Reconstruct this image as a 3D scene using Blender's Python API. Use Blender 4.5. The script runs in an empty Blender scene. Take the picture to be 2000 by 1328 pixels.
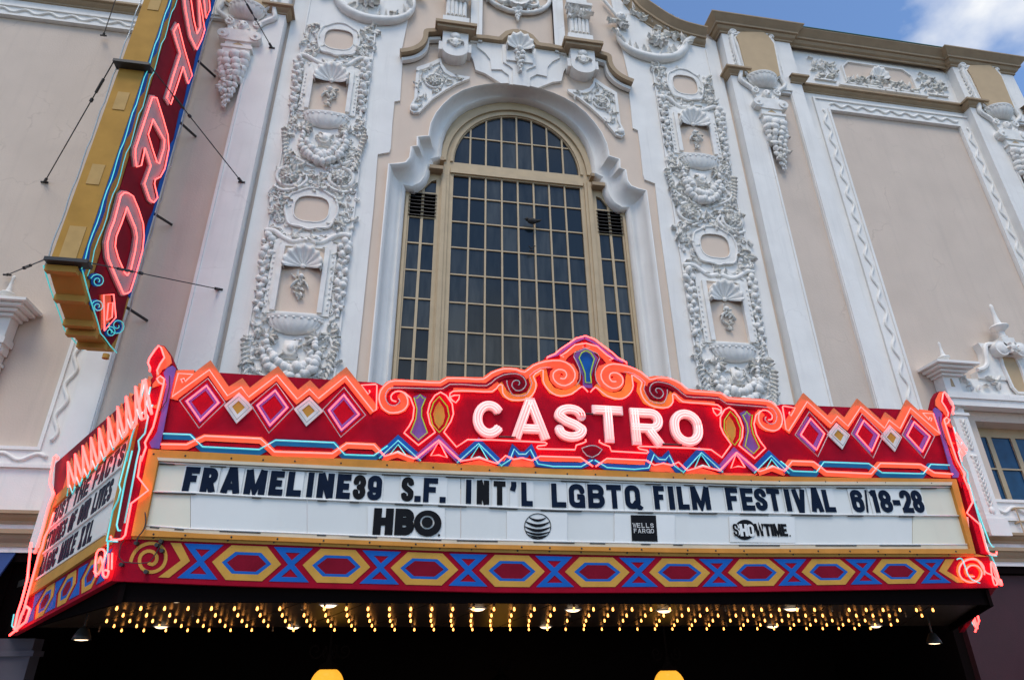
import bpy, math, random
from mathutils import Vector, Matrix
from mathutils.geometry import delaunay_2d_cdt

random.seed(7)
scene = bpy.context.scene
COL = scene.collection

# ------------------------------------------------------------------ camera
FOC = 1290.0                      # focal length in photo pixels (2000 wide)
R0 = Vector((0.98612578, -0.16560872, -0.01138829))   # camera right
R1 = Vector((0.06428457, 0.44423544, -0.89360079))    # camera down
R2 = Vector((0.15304717, 0.88047069, 0.4487181))      # camera forward
DF, DM, CZ = 12.4, 8.0, 2.2       # distance to facade, to marquee front; camera height
XC = 2.42                         # axis of symmetry of facade and marquee
CAM = Vector((0, -DF, CZ))
cd = bpy.data.cameras.new("camera")
cd.sensor_width = 36.0
cd.lens = FOC / 2000 * 36.0
cd.clip_start, cd.clip_end = 0.05, 2000
co = bpy.data.objects.new("camera", cd)
COL.objects.link(co)
m = Matrix.Identity(4)
for i in range(3):
    m[i][0], m[i][1], m[i][2], m[i][3] = R0[i], -R1[i], -R2[i], CAM[i]
co.matrix_world = m
scene.camera = co

# ------------------------------------------------------------------ light
SUN_EL, SUN_AZ = math.radians(60), math.radians(-20)   # soft high light from the street side
w = bpy.data.worlds.new("World"); scene.world = w; w.use_nodes = True
nt = w.node_tree; N = nt.nodes; Lk = nt.links
N.clear()
out = N.new('ShaderNodeOutputWorld'); bg = N.new('ShaderNodeBackground')
sky = N.new('ShaderNodeTexSky'); sky.sky_type = 'NISHITA'; sky.sun_disc = False
sky.sun_elevation = SUN_EL; sky.sun_rotation = math.radians(180) + SUN_AZ
sky.air_density = 1.0; sky.dust_density = 0.15; sky.ozone_density = 2.0
tc = N.new('ShaderNodeTexCoord'); mp = N.new('ShaderNodeMapping')
mp.inputs['Scale'].default_value = (1.0, 1.0, 1.5)
mp.inputs['Location'].default_value = (0.5, 0.15, 0.8)
no = N.new('ShaderNodeTexNoise'); no.inputs['Scale'].default_value = 3.4; no.inputs['Detail'].default_value = 7; no.inputs['Roughness'].default_value = 0.52
rp = N.new('ShaderNodeValToRGB'); rp.color_ramp.elements[0].position = 0.50; rp.color_ramp.elements[1].position = 0.66
mx = N.new('ShaderNodeMixRGB'); mx.inputs[2].default_value = (5.6, 5.7, 5.8, 1)
Lk.new(tc.outputs['Generated'], mp.inputs[0]); Lk.new(mp.outputs[0], no.inputs['Vector'])
Lk.new(no.outputs['Fac'], rp.inputs[0]); Lk.new(rp.outputs[0], mx.inputs[0])
hz = N.new('ShaderNodeMixRGB'); hz.blend_type = 'MULTIPLY'; hz.inputs[0].default_value = 1; hz.inputs[2].default_value = (1.0, 1.10, 1.20, 1)   # clear, deep blue air
Lk.new(sky.outputs[0], hz.inputs[1]); Lk.new(hz.outputs[0], mx.inputs[1]); Lk.new(mx.outputs[0], bg.inputs[0])
bg.inputs[1].default_value = 0.125
Lk.new(bg.outputs[0], out.inputs[0])
sl = bpy.data.lights.new("sun", 'SUN'); sl.energy = 1.5; sl.angle = math.radians(28); sl.color = (1.0, 0.90, 0.77)
so = bpy.data.objects.new("sun", sl); COL.objects.link(so)
so.location = (0, -30, 40)
sd = Vector((math.sin(SUN_AZ) * math.cos(SUN_EL), -math.cos(SUN_AZ) * math.cos(SUN_EL), math.sin(SUN_EL)))
so.rotation_euler = sd.to_track_quat('Z', 'Y').to_euler()
vs = scene.view_settings
vs.view_transform = 'Standard'; vs.look = 'None'; vs.exposure = 0.48; vs.gamma = 1.0; vs.use_curve_mapping = False
scene.cycles.max_bounces = 6
scene.cycles.diffuse_bounces = 3
scene.cycles.glossy_bounces = 3
scene.cycles.sample_clamp_indirect = 3.0

# ------------------------------------------------------------------ mapping photo measurements onto real planes
def ray(px, py):
    return R0 * ((px - 1000) / FOC) + R1 * ((py - 664) / FOC) + R2
def atY(px, py, D):
    d = ray(px, py); return CAM + d * (D / d.y)
def fx(px, py, p=0.0): return atY(px, py, DF - p)        # on the facade, p metres proud
def mq(px, py, p=0.0): return atY(px, py, DM - p)        # on the marquee front
def onplane(px, py, P, n):
    d = ray(px, py); return CAM + d * ((P - CAM).dot(n) / d.dot(n))
def mir(v): return Vector((2 * XC - v[0], v[1], v[2]))
def C(ox, oy, s, txt):
    r = []
    for t in txt.split():
        a, b = t.split(','); r.append((ox + float(a) / s, oy + float(b) / s))
    return r
def interp(tab, x):
    if x <= tab[0][0]: (a, b), (c, d) = tab[0], tab[1]
    elif x >= tab[-1][0]: (a, b), (c, d) = tab[-2], tab[-1]
    else:
        for i in range(len(tab) - 1):
            if tab[i][0] <= x <= tab[i + 1][0]: (a, b), (c, d) = tab[i], tab[i + 1]; break
    return b + (d - b) * (x - a) / (c - a)
def smooth(pts, n=3, closed=False):
    P = [Vector(p) for p in pts]; k = len(P); o = []
    rng = range(k if closed else k - 1)
    for i in rng:
        p0 = P[(i - 1) % k] if (closed or i > 0) else P[0]
        p1, p2 = P[i], P[(i + 1) % k]
        p3 = P[(i + 2) % k] if (closed or i + 2 < k) else P[-1]
        for j in range(n):
            t = j / n
            o.append(0.5 * ((2 * p1) + (p2 - p0) * t + (2 * p0 - 5 * p1 + 4 * p2 - p3) * t * t + (3 * p1 - p0 - 3 * p2 + p3) * t ** 3))
    if not closed: o.append(P[-1])
    return o

# ------------------------------------------------------------------ materials
MATS = {}
def mat(name, col, rough=0.7, var=0.0, scale=3.0, bump=0.0, bscale=60.0, emit=None, estr=0.0, spec=0.5, streak=0.0, metal=0.0, dirt=None, crack=0.0):
    if name in MATS: return MATS[name]
    M = bpy.data.materials.new(name); M.use_nodes = True
    t = M.node_tree; n = t.nodes; l = t.links
    b = n['Principled BSDF']
    b.inputs['Base Color'].default_value = (*col, 1)
    b.inputs['Roughness'].default_value = rough
    if any(k in name for k in ('sign_paint', 'crimson', 'frame_paint', 'gold', 'teal_blue')): spec = 0.05; rough = 0.55   # old matt enamel
    b.inputs['Roughness'].default_value = rough
    b.inputs['Specular IOR Level'].default_value = spec
    b.inputs['Metallic'].default_value = metal
    if emit:
        b.inputs['Emission Color'].default_value = (*emit, 1); b.inputs['Emission Strength'].default_value = estr
    if var > 0 or streak > 0:
        g = n.new('ShaderNodeTexCoord')
        nz = n.new('ShaderNodeTexNoise'); nz.inputs['Scale'].default_value = scale; nz.inputs['Detail'].default_value = 6
        l.new(g.outputs['Object'], nz.inputs['Vector'])
        hs = n.new('ShaderNodeMapRange'); hs.inputs[1].default_value = 0.3; hs.inputs[2].default_value = 0.7
        hs.inputs[3].default_value = 1 - var; hs.inputs[4].default_value = 1 + var * 0.6
        l.new(nz.outputs['Fac'], hs.inputs[0])
        mm = n.new('ShaderNodeMixRGB'); mm.blend_type = 'MULTIPLY'; mm.inputs[0].default_value = 1
        mm.inputs[1].default_value = (*col, 1); l.new(hs.outputs[0], mm.inputs[2])
        last = mm
        if streak > 0:
            mp2 = n.new('ShaderNodeMapping'); mp2.inputs['Scale'].default_value = (2.6, 2.6, 0.16)
            l.new(g.outputs['Object'], mp2.inputs[0])
            n2 = n.new('ShaderNodeTexNoise'); n2.inputs['Scale'].default_value = 2.2; n2.inputs['Detail'].default_value = 8; n2.inputs['Roughness'].default_value = 0.65
            l.new(mp2.outputs[0], n2.inputs['Vector'])
            r2 = n.new('ShaderNodeMapRange'); r2.inputs[1].default_value = 0.52; r2.inputs[2].default_value = 0.78
            r2.inputs[3].default_value = 0.0; r2.inputs[4].default_value = streak
            l.new(n2.outputs['Fac'], r2.inputs[0])
            m2 = n.new('ShaderNodeMixRGB'); l.new(r2.outputs[0], m2.inputs[0]); l.new(mm.outputs[0], m2.inputs[1])
            m2.inputs[2].default_value = (*(dirt or (0.22, 0.2, 0.18)), 1); last = m2
        if crack > 0:
            dn = n.new('ShaderNodeTexNoise'); dn.inputs['Scale'].default_value = 2.5; dn.inputs['Detail'].default_value = 5
            l.new(g.outputs['Object'], dn.inputs['Vector'])
            mv = n.new('ShaderNodeVectorMath'); mv.operation = 'MULTIPLY_ADD'; mv.inputs[1].default_value = (.7, .7, .7)
            l.new(dn.outputs['Color'], mv.inputs[0]); l.new(g.outputs['Object'], mv.inputs[2])
            vo = n.new('ShaderNodeTexVoronoi'); vo.feature = 'DISTANCE_TO_EDGE'; vo.inputs['Scale'].default_value = .55; l.new(mv.outputs[0], vo.inputs['Vector'])
            r3 = n.new('ShaderNodeMapRange'); r3.inputs[1].default_value = .004; r3.inputs[2].default_value = .012; r3.inputs[3].default_value = crack; r3.inputs[4].default_value = 0
            l.new(vo.outputs['Distance'], r3.inputs[0])
            r4 = n.new('ShaderNodeMapRange'); r4.inputs[1].default_value = .5; r4.inputs[2].default_value = .62; l.new(nz.outputs['Fac'], r4.inputs[0])
            mu = n.new('ShaderNodeMath'); mu.operation = 'MULTIPLY'; l.new(r3.outputs[0], mu.inputs[0]); l.new(r4.outputs[0], mu.inputs[1])
            m3 = n.new('ShaderNodeMixRGB'); l.new(mu.outputs[0], m3.inputs[0]); l.new(last.outputs[0], m3.inputs[1]); m3.inputs[2].default_value = (col[0] * .45, col[1] * .42, col[2] * .4, 1); last = m3
        l.new(last.outputs[0], b.inputs['Base Color'])
    if bump > 0:
        g2 = n.new('ShaderNodeTexCoord')
        nb = n.new('ShaderNodeTexNoise'); nb.inputs['Scale'].default_value = bscale; nb.inputs['Detail'].default_value = 4
        l.new(g2.outputs['Object'], nb.inputs['Vector'])
        bp = n.new('ShaderNodeBump'); bp.inputs['Strength'].default_value = bump; bp.inputs['Distance'].default_value = 0.02
        l.new(nb.outputs['Fac'], bp.inputs['Height']); l.new(bp.outputs[0], b.inputs['Normal'])
    MATS[name] = M
    return M
WHITE = mat('white_stucco', (0.82, 0.795, 0.75), 0.85, 0.07, 1.3, 0.12, 45, streak=0.2, dirt=(0.36, 0.35, 0.34), crack=0.15)
RELIEF = mat('white_plaster_relief', (0.82, 0.795, 0.745), 0.8, 0.10, 5, 0.25, 70)
BEIGE = mat('beige_stucco', (0.63, 0.52, 0.43), 0.9, 0.06, 1.1, 0.25, 30, streak=0.16, dirt=(0.3, 0.26, 0.23), crack=0.22)
PEACH = mat('peach_stucco', (0.70, 0.565, 0.455), 0.9, 0.05, 1.5, 0.15, 40, streak=0.08, dirt=(0.4, 0.32, 0.26))
TAN = mat('tan_moulding_paint', (0.37, 0.265, 0.16), 0.75, 0.10, 3, 0.1, 60, streak=0.2, dirt=(0.12, 0.09, 0.06))
TANP = mat('tan_panel_paint', (0.50, 0.36, 0.21), 0.8, 0.05, 4)
WOOD = mat('tan_window_paint', (0.50, 0.38, 0.23), 0.6, 0.08, 4, 0.05, 80, streak=0.12, dirt=(0.2, 0.13, 0.08))
GLASS = mat('dark_window_glass', (0.012, 0.017, 0.024), 0.12, 0.5, 2.2, 0.0, spec=0.4)
def dusty(M, lo, hi):
    t = M.node_tree; n = t.nodes; l = t.links; b = n['Principled BSDF']
    oi = n.new('ShaderNodeObjectInfo'); g = n.new('ShaderNodeTexCoord'); mp_ = n.new('ShaderNodeMapping'); mp_.inputs['Scale'].default_value = (5, 5, .8)
    nz = n.new('ShaderNodeTexNoise'); nz.inputs['Scale'].default_value = 1.6; nz.inputs['Detail'].default_value = 6
    ad = n.new('ShaderNodeMath'); ad.operation = 'MULTIPLY'; mr = n.new('ShaderNodeMapRange'); mr.inputs[1].default_value = .12; mr.inputs[2].default_value = .55
    l.new(g.outputs['Object'], mp_.inputs[0]); l.new(mp_.outputs[0], nz.inputs['Vector']); l.new(nz.outputs['Fac'], ad.inputs[0]); l.new(oi.outputs['Random'], ad.inputs[1]); l.new(ad.outputs[0], mr.inputs[0])
    mx_ = n.new('ShaderNodeMixRGB'); mx_.inputs[1].default_value = (*lo, 1); mx_.inputs[2].default_value = (*hi, 1); l.new(mr.outputs[0], mx_.inputs[0])
    for k in list(b.inputs['Base Color'].links): l.remove(k)
    l.new(mx_.outputs[0], b.inputs['Base Color'])
dusty(GLASS, (0.010, 0.017, 0.022), (0.06, 0.068, 0.068))
BGLASS = mat('blue_window_glass', (0.006, 0.05, 0.12), 0.1, 0.3, 4, spec=0.3)
DARK = mat('dark_metal', (0.02, 0.02, 0.02), 0.5)
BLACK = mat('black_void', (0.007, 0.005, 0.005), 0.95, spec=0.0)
RED = mat('crimson_sign_paint', (0.31, 0.004, 0.02), 0.42, 0.14, 5, 0.05, 30, streak=0.2, dirt=(0.2, 0.004, 0.02))
DRED = mat('dark_crimson_paint', (0.2, 0.006, 0.02), 0.45, 0.15, 5)
ORANGE = mat('orange_sign_paint', (0.72, 0.20, 0.085), 0.45, 0.1, 6)
OCHRE = mat('ochre_sign_paint', (0.56, 0.30, 0.06), 0.45, 0.12, 5, streak=0.15, dirt=(0.3, 0.15, 0.04))
GOLD = mat('weathered_gold_paint', (0.47, 0.255, 0.06), 0.5, 0.14, 2.5, 0.05, 30, streak=0.25, dirt=(0.36, 0.2, 0.07))
FRAME = mat('orange_brown_frame_paint', (0.62, 0.265, 0.055), 0.42, 0.14, 4, streak=0.2, dirt=(0.24, 0.11, 0.02))
BLUE = mat('blue_sign_paint', (0.012, 0.11, 0.42), 0.45, 0.1, 6)
TEAL = mat('teal_blue_paint', (0.012, 0.16, 0.36), 0.45, 0.1, 6)
VIOLET = mat('violet_sign_paint', (0.15, 0.11, 0.40), 0.45, 0.1, 6)
SWHITE = mat('white_sign_paint', (0.72, 0.72, 0.70), 0.5, 0.08, 6)
CREAM = mat('cream_trim', (0.62, 0.55, 0.40), 0.6, 0.1, 4)
PANEL = mat('milk_white_letter_panel', (0.70, 0.705, 0.67), 0.35, 0.05, 1.2, streak=0.1, dirt=(0.5, 0.48, 0.4))
PANELY = mat('yellowed_letter_panel', (0.72, 0.68, 0.54), 0.35, 0.07, 1.2, streak=0.12, dirt=(0.5, 0.44, 0.33))
INK = mat('navy_letter_vinyl', (0.004, 0.011, 0.03), 0.5, 0.2, 8, spec=0.08)
INKB = mat('black_letter_vinyl', (0.007, 0.007, 0.009), 0.45, 0.2, 8, spec=0.1)
TILE = mat('clear_letter_tile', (0.74, 0.745, 0.715), 0.35, 0.04, 3)
NRED = mat('red_neon_glass', (0.8, 0.2, 0.18), 0.2, emit=(1.0, 0.036, 0.032), estr=6.5)
NBLADE = mat('rose_neon_glass', (0.8, 0.2, 0.2), 0.2, emit=(1.0, 0.09, 0.08), estr=2.4)
NPINK = mat('pink_neon_glass', (0.9, 0.5, 0.5), 0.2, emit=(1.0, 0.12, 0.11), estr=3.2)
NCYAN = mat('cyan_neon_glass', (0.2, 0.7, 0.7), 0.2, emit=(0.04, 0.6, 0.6), estr=0.4)
NGREEN = mat('green_neon_glass', (0.2, 0.4, 0.02), 0.2, emit=(0.25, 0.42, 0.02), estr=0.35)
NDULL = mat('unlit_neon_glass', (0.42, 0.46, 0.46), 0.15, 0.1, 8)
BULBG = mat('warm_bulb_glass', (0.9, 0.7, 0.4), 0.2, emit=(1.0, 0.36, 0.07), estr=4.2)
SOCK = mat('bulb_socket_brass', (0.25, 0.13, 0.05), 0.4)
SOFF = mat('dark_soffit_paint', (0.045, 0.028, 0.018), 0.34, 0.2, 3, 0.05, 12, spec=0.28)
GLOBE = mat('amber_globe_glass', (0.9, 0.6, 0.1), 0.3, emit=(1.0, 0.42, 0.03), estr=0.75)
DISC = mat('downlight_lens', (0.9, 0.75, 0.6), 0.3, emit=(1.0, 0.72, 0.45), estr=2.2)
MAROON = mat('maroon_shop_paint', (0.035, 0.005, 0.010), 0.7, 0.15, 2, 0.1, 40)
AWNB = mat('navy_blue_awning_cloth', (0.012, 0.045, 0.17), 0.85, 0.15, 3, 0.1, 120)
AWND = mat('dark_teal_awning_cloth', (0.012, 0.02, 0.03), 0.85, 0.15, 3)
STONE = mat('grey_violet_column_paint', (0.075, 0.07, 0.095), 0.8, 0.12, 4)
ASPH = mat('asphalt', (0.05, 0.05, 0.052), 0.9, 0.25, 8, 0.4, 90)
PAVE = mat('pavement_concrete', (0.28, 0.27, 0.25), 0.85, 0.15, 3, 0.2, 60)
WIRE = mat('steel_cable', (0.03, 0.03, 0.032), 0.5)
BIRD = mat('dark_feathers', (0.02, 0.018, 0.016), 0.8)
LEAD = mat('grey_downpipe_paint', (0.33, 0.34, 0.37), 0.6, 0.1, 4)
COPPER = mat('verdigris_roof_edge', (0.05, 0.16, 0.13), 0.6)

# ------------------------------------------------------------------ mesh helpers
class MB:
    def __init__(s, T=None): s.v = []; s.f = []; s.m = []; s.T = T
    def add(s, vs, fs, mi=0):
        k = len(s.v); s.v += [Vector(a) for a in vs] if s.T is None else [s.T(a) for a in vs]
        for f in fs: s.f.append([i + k for i in f]); s.m.append(mi)
        return s
    def prism(s, pts, off, mi=0, back=False):
        pts = [Vector(p) for p in pts]; off = Vector(off); n = len(pts)
        fs = [list(range(n))] + [[i, (i + 1) % n, n + (i + 1) % n, n + i] for i in range(n)]
        if back: fs.append(list(range(2 * n - 1, n - 1, -1)))
        return s.add(pts + [p + off for p in pts], fs, mi)
    def box(s, a, b, mi=0):
        x0, y0, z0 = a; x1, y1, z1 = b
        return s.add([(x0, y0, z0), (x1, y0, z0), (x1, y1, z0), (x0, y1, z0), (x0, y0, z1), (x1, y0, z1), (x1, y1, z1), (x0, y1, z1)],
                     [(0, 3, 2, 1), (4, 5, 6, 7), (0, 1, 5, 4), (1, 2, 6, 5), (2, 3, 7, 6), (3, 0, 4, 7)], mi)
    def tube(s, pts, r, n=6, closed=False, mi=0, cap=True):
        P = [Vector(p) for p in pts]
        Q = [P[0]]
        for p in P[1:]:
            if (p - Q[-1]).length > 1e-5: Q.append(p)
        P = Q; k = len(P)
        if k < 2: return s
        rr = r if isinstance(r, (list, tuple)) else [r] * k
        if len(rr) != k: rr = [rr[min(len(rr) - 1, int(i * len(rr) / k))] for i in range(k)]
        vs = []; prev = None
        for i in range(k):
            a = P[(i - 1) % k] if (closed or i > 0) else P[i]
            b = P[(i + 1) % k] if (closed or i < k - 1) else P[i]
            t = (b - a)
            if t.length < 1e-9: t = P[(i + 1) % k] - P[i]
            t.normalize()
            if prev is None:
                up = Vector((0, 1, 0)) if abs(t.y) < 0.9 else Vector((0, 0, 1))
                nrm = (up - t * up.dot(t)).normalized()
            else:
                nrm = prev - t * prev.dot(t)
                if nrm.length < 1e-6: nrm = t.orthogonal()
                nrm.normalize()
            prev = nrm; bi = t.cross(nrm)
            for j in range(n):
                an = 2 * math.pi * j / n
                vs.append(P[i] + (nrm * math.cos(an) + bi * math.sin(an)) * rr[i])
        fs = []
        for i in range(k if closed else k - 1):
            i2 = (i + 1) % k
            for j in range(n):
                j2 = (j + 1) % n
                fs.append((i * n + j, i * n + j2, i2 * n + j2, i2 * n + j))
        if cap and not closed:
            fs.append(list(range(n - 1, -1, -1))); fs.append([(k - 1) * n + j for j in range(n)])
        return s.add(vs, fs, mi)
    def lathe(s, prof, c=(0, 0, 0), n=12, mi=0, sy=1.0):
        vs = []; c = Vector(c); k = len(prof)
        for r, z in prof:
            for j in range(n):
                a = 2 * math.pi * j / n
                vs.append(c + Vector((r * math.cos(a), r * math.sin(a) * sy, z)))
        fs = [(i * n + j, i * n + (j + 1) % n, (i + 1) * n + (j + 1) % n, (i + 1) * n + j) for i in range(k - 1) for j in range(n)]
        fs += [list(range(n - 1, -1, -1)), [(k - 1) * n + j for j in range(n)]]
        return s.add(vs, fs, mi)
    def ball(s, c, r, mi=0, n=8, m=5, sc=(1, 1, 1)):
        prof = []
        c = Vector(c); vs = []
        for i in range(m + 1):
            th = math.pi * i / m
            for j in range(n):
                a = 2 * math.pi * j / n
                vs.append(c + Vector((r * sc[0] * math.sin(th) * math.cos(a), r * sc[1] * math.sin(th) * math.sin(a), -r * sc[2] * math.cos(th))))
        fs = [(i * n + j, i * n + (j + 1) % n, (i + 1) * n + (j + 1) % n, (i + 1) * n + j) for i in range(m) for j in range(n)]
        return s.add(vs, fs, mi)
    def grid(s, rows, mi=0, closed=False):
        k = len(rows[0]); vs = [v for r in rows for v in r]; fs = []
        for i in range(len(rows) - 1):
            for j in range(k if closed else k - 1):
                j2 = (j + 1) % k
                fs.append((i * k + j, i * k + j2, (i + 1) * k + j2, (i + 1) * k + j))
        return s.add(vs, fs, mi)
    def data(s, name, mats, smooth_=False):
        me = bpy.data.meshes.new(name)
        me.from_pydata([tuple(v) for v in s.v], [], s.f)
        for a in (mats if isinstance(mats, (list, tuple)) else [mats]): me.materials.append(a)
        if len(me.materials) > 1:
            me.polygons.foreach_set('material_index', s.m)
        if smooth_:
            me.polygons.foreach_set('use_smooth', [True] * len(me.polygons))
            if smooth_ is not True:
                try: me.set_sharp_from_angle(angle=math.radians(smooth_))
                except Exception: pass
        me.update()
        return me
    def build(s, name, mats, parent=None, smooth_=False):
        return link(name, s.data(name, mats, smooth_), parent)
def link(name, data, parent=None):
    o = bpy.data.objects.new(name, data); COL.objects.link(o)
    if parent is not None:
        o.parent = parent
        if parent.type == 'EMPTY': o.matrix_parent_inverse = Matrix.Translation(-parent.location)
    return o
def inst(name, data, parent, loc, sc=(1, 1, 1), rot=(0, 0, 0)):
    o = link(name, data, parent); o.location = loc; o.scale = sc; o.rotation_euler = rot
    return o
def thing(name, label, cat, loc=(0, 0, 0), group=None):
    o = bpy.data.objects.new(name, None); COL.objects.link(o); o.location = loc
    o.empty_display_size = 0.3
    return tag(o, label, cat, group)
def tag(o, label, cat, group=None):
    o['label'] = label; o['category'] = cat
    if group: o['group'] = group
    return o
def structure(o): o['kind'] = 'structure'; return o
def stuff(o): o['kind'] = 'stuff'; return o

def inside(p, poly):
    x, y = p; r = False; n = len(poly); j = n - 1
    for i in range(n):
        xi, yi = poly[i][0], poly[i][1]; xj, yj = poly[j][0], poly[j][1]
        if (yi > y) != (yj > y) and x < (xj - xi) * (y - yi) / (yj - yi) + xi: r = not r
        j = i
    return r
def region(polys, holes=()):
    vs = []; es = []
    for P in list(polys) + list(holes):
        k = len(vs); n = len(P); vs += [Vector((p[0], p[1])) for p in P]
        es += [(k + i, k + (i + 1) % n) for i in range(n)]
    v, e, f, *_ = delaunay_2d_cdt(vs, es, [], 0, 1e-6)
    keep = []
    for t in f:
        c = (sum(v[i][0] for i in t) / len(t), sum(v[i][1] for i in t) / len(t))
        if any(inside(c, P) for P in polys) and not any(inside(c, H) for H in holes): keep.append(t)
    return v, keep
def flat(mb, polys, fmap, off, holes=(), mi=0, back=False):
    """plate with a real thickness: fmap(u,v) is its front, off the vector to its back"""
    v, tr = region(polys, holes)
    front = [fmap(a[0], a[1]) for a in v]; off = Vector(off); n = len(front)
    fs = [list(t) for t in tr]; cnt = {}
    for t in tr:
        for i in range(len(t)):
            a, b = t[i], t[(i + 1) % len(t)]; cnt[(a, b)] = cnt.get((a, b), 0) + 1
    for (a, b) in cnt:
        if (b, a) not in cnt: fs.append([b, a, a + n, b + n])
    if back: fs += [[i + n for i in reversed(t)] for t in tr]
    return mb.add(front + [p + off for p in front], fs, mi)
def strokes(pts, w, closed=False):
    """quads covering a polyline of width w, mitred"""
    P = [Vector((p[0], p[1])) for p in pts]; n = len(P); L = []; Rr = []
    for i in range(n):
        a = P[(i - 1) % n] if (closed or i > 0) else None
        b = P[(i + 1) % n] if (closed or i < n - 1) else None
        d1 = (P[i] - a).normalized() if a is not None and (P[i] - a).length > 1e-9 else None
        d2 = (b - P[i]).normalized() if b is not None and (b - P[i]).length > 1e-9 else None
        if d1 is None: d1 = d2
        if d2 is None: d2 = d1
        n1 = Vector((-d1.y, d1.x)); n2 = Vector((-d2.y, d2.x)); mm = n1 + n2
        if mm.length < 0.35: mm = n1
        mm.normalize(); k = (w / 2) / max(0.45, mm.dot(n1))
        L.append(P[i] + mm * k); Rr.append(P[i] - mm * k)
    return [[tuple(L[i]), tuple(L[(i + 1) % n]), tuple(Rr[(i + 1) % n]), tuple(Rr[i])] for i in range(n if closed else n - 1)]
def arc(cx, cy, rx, ry, a0, a1, n=8):
    return [(cx + rx * math.cos(math.radians(a0 + (a1 - a0) * i / n)), cy + ry * math.sin(math.radians(a0 + (a1 - a0) * i / n))) for i in range(n + 1)]
def spiral(cx, cy, r0, r1, a0, turns, n=24):
    return [(cx + (r0 + (r1 - r0) * i / n) * math.cos(math.radians(a0) + 2 * math.pi * turns * i / n),
             cy + (r0 + (r1 - r0) * i / n) * math.sin(math.radians(a0) + 2 * math.pi * turns * i / n)) for i in range(n + 1)]

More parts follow.
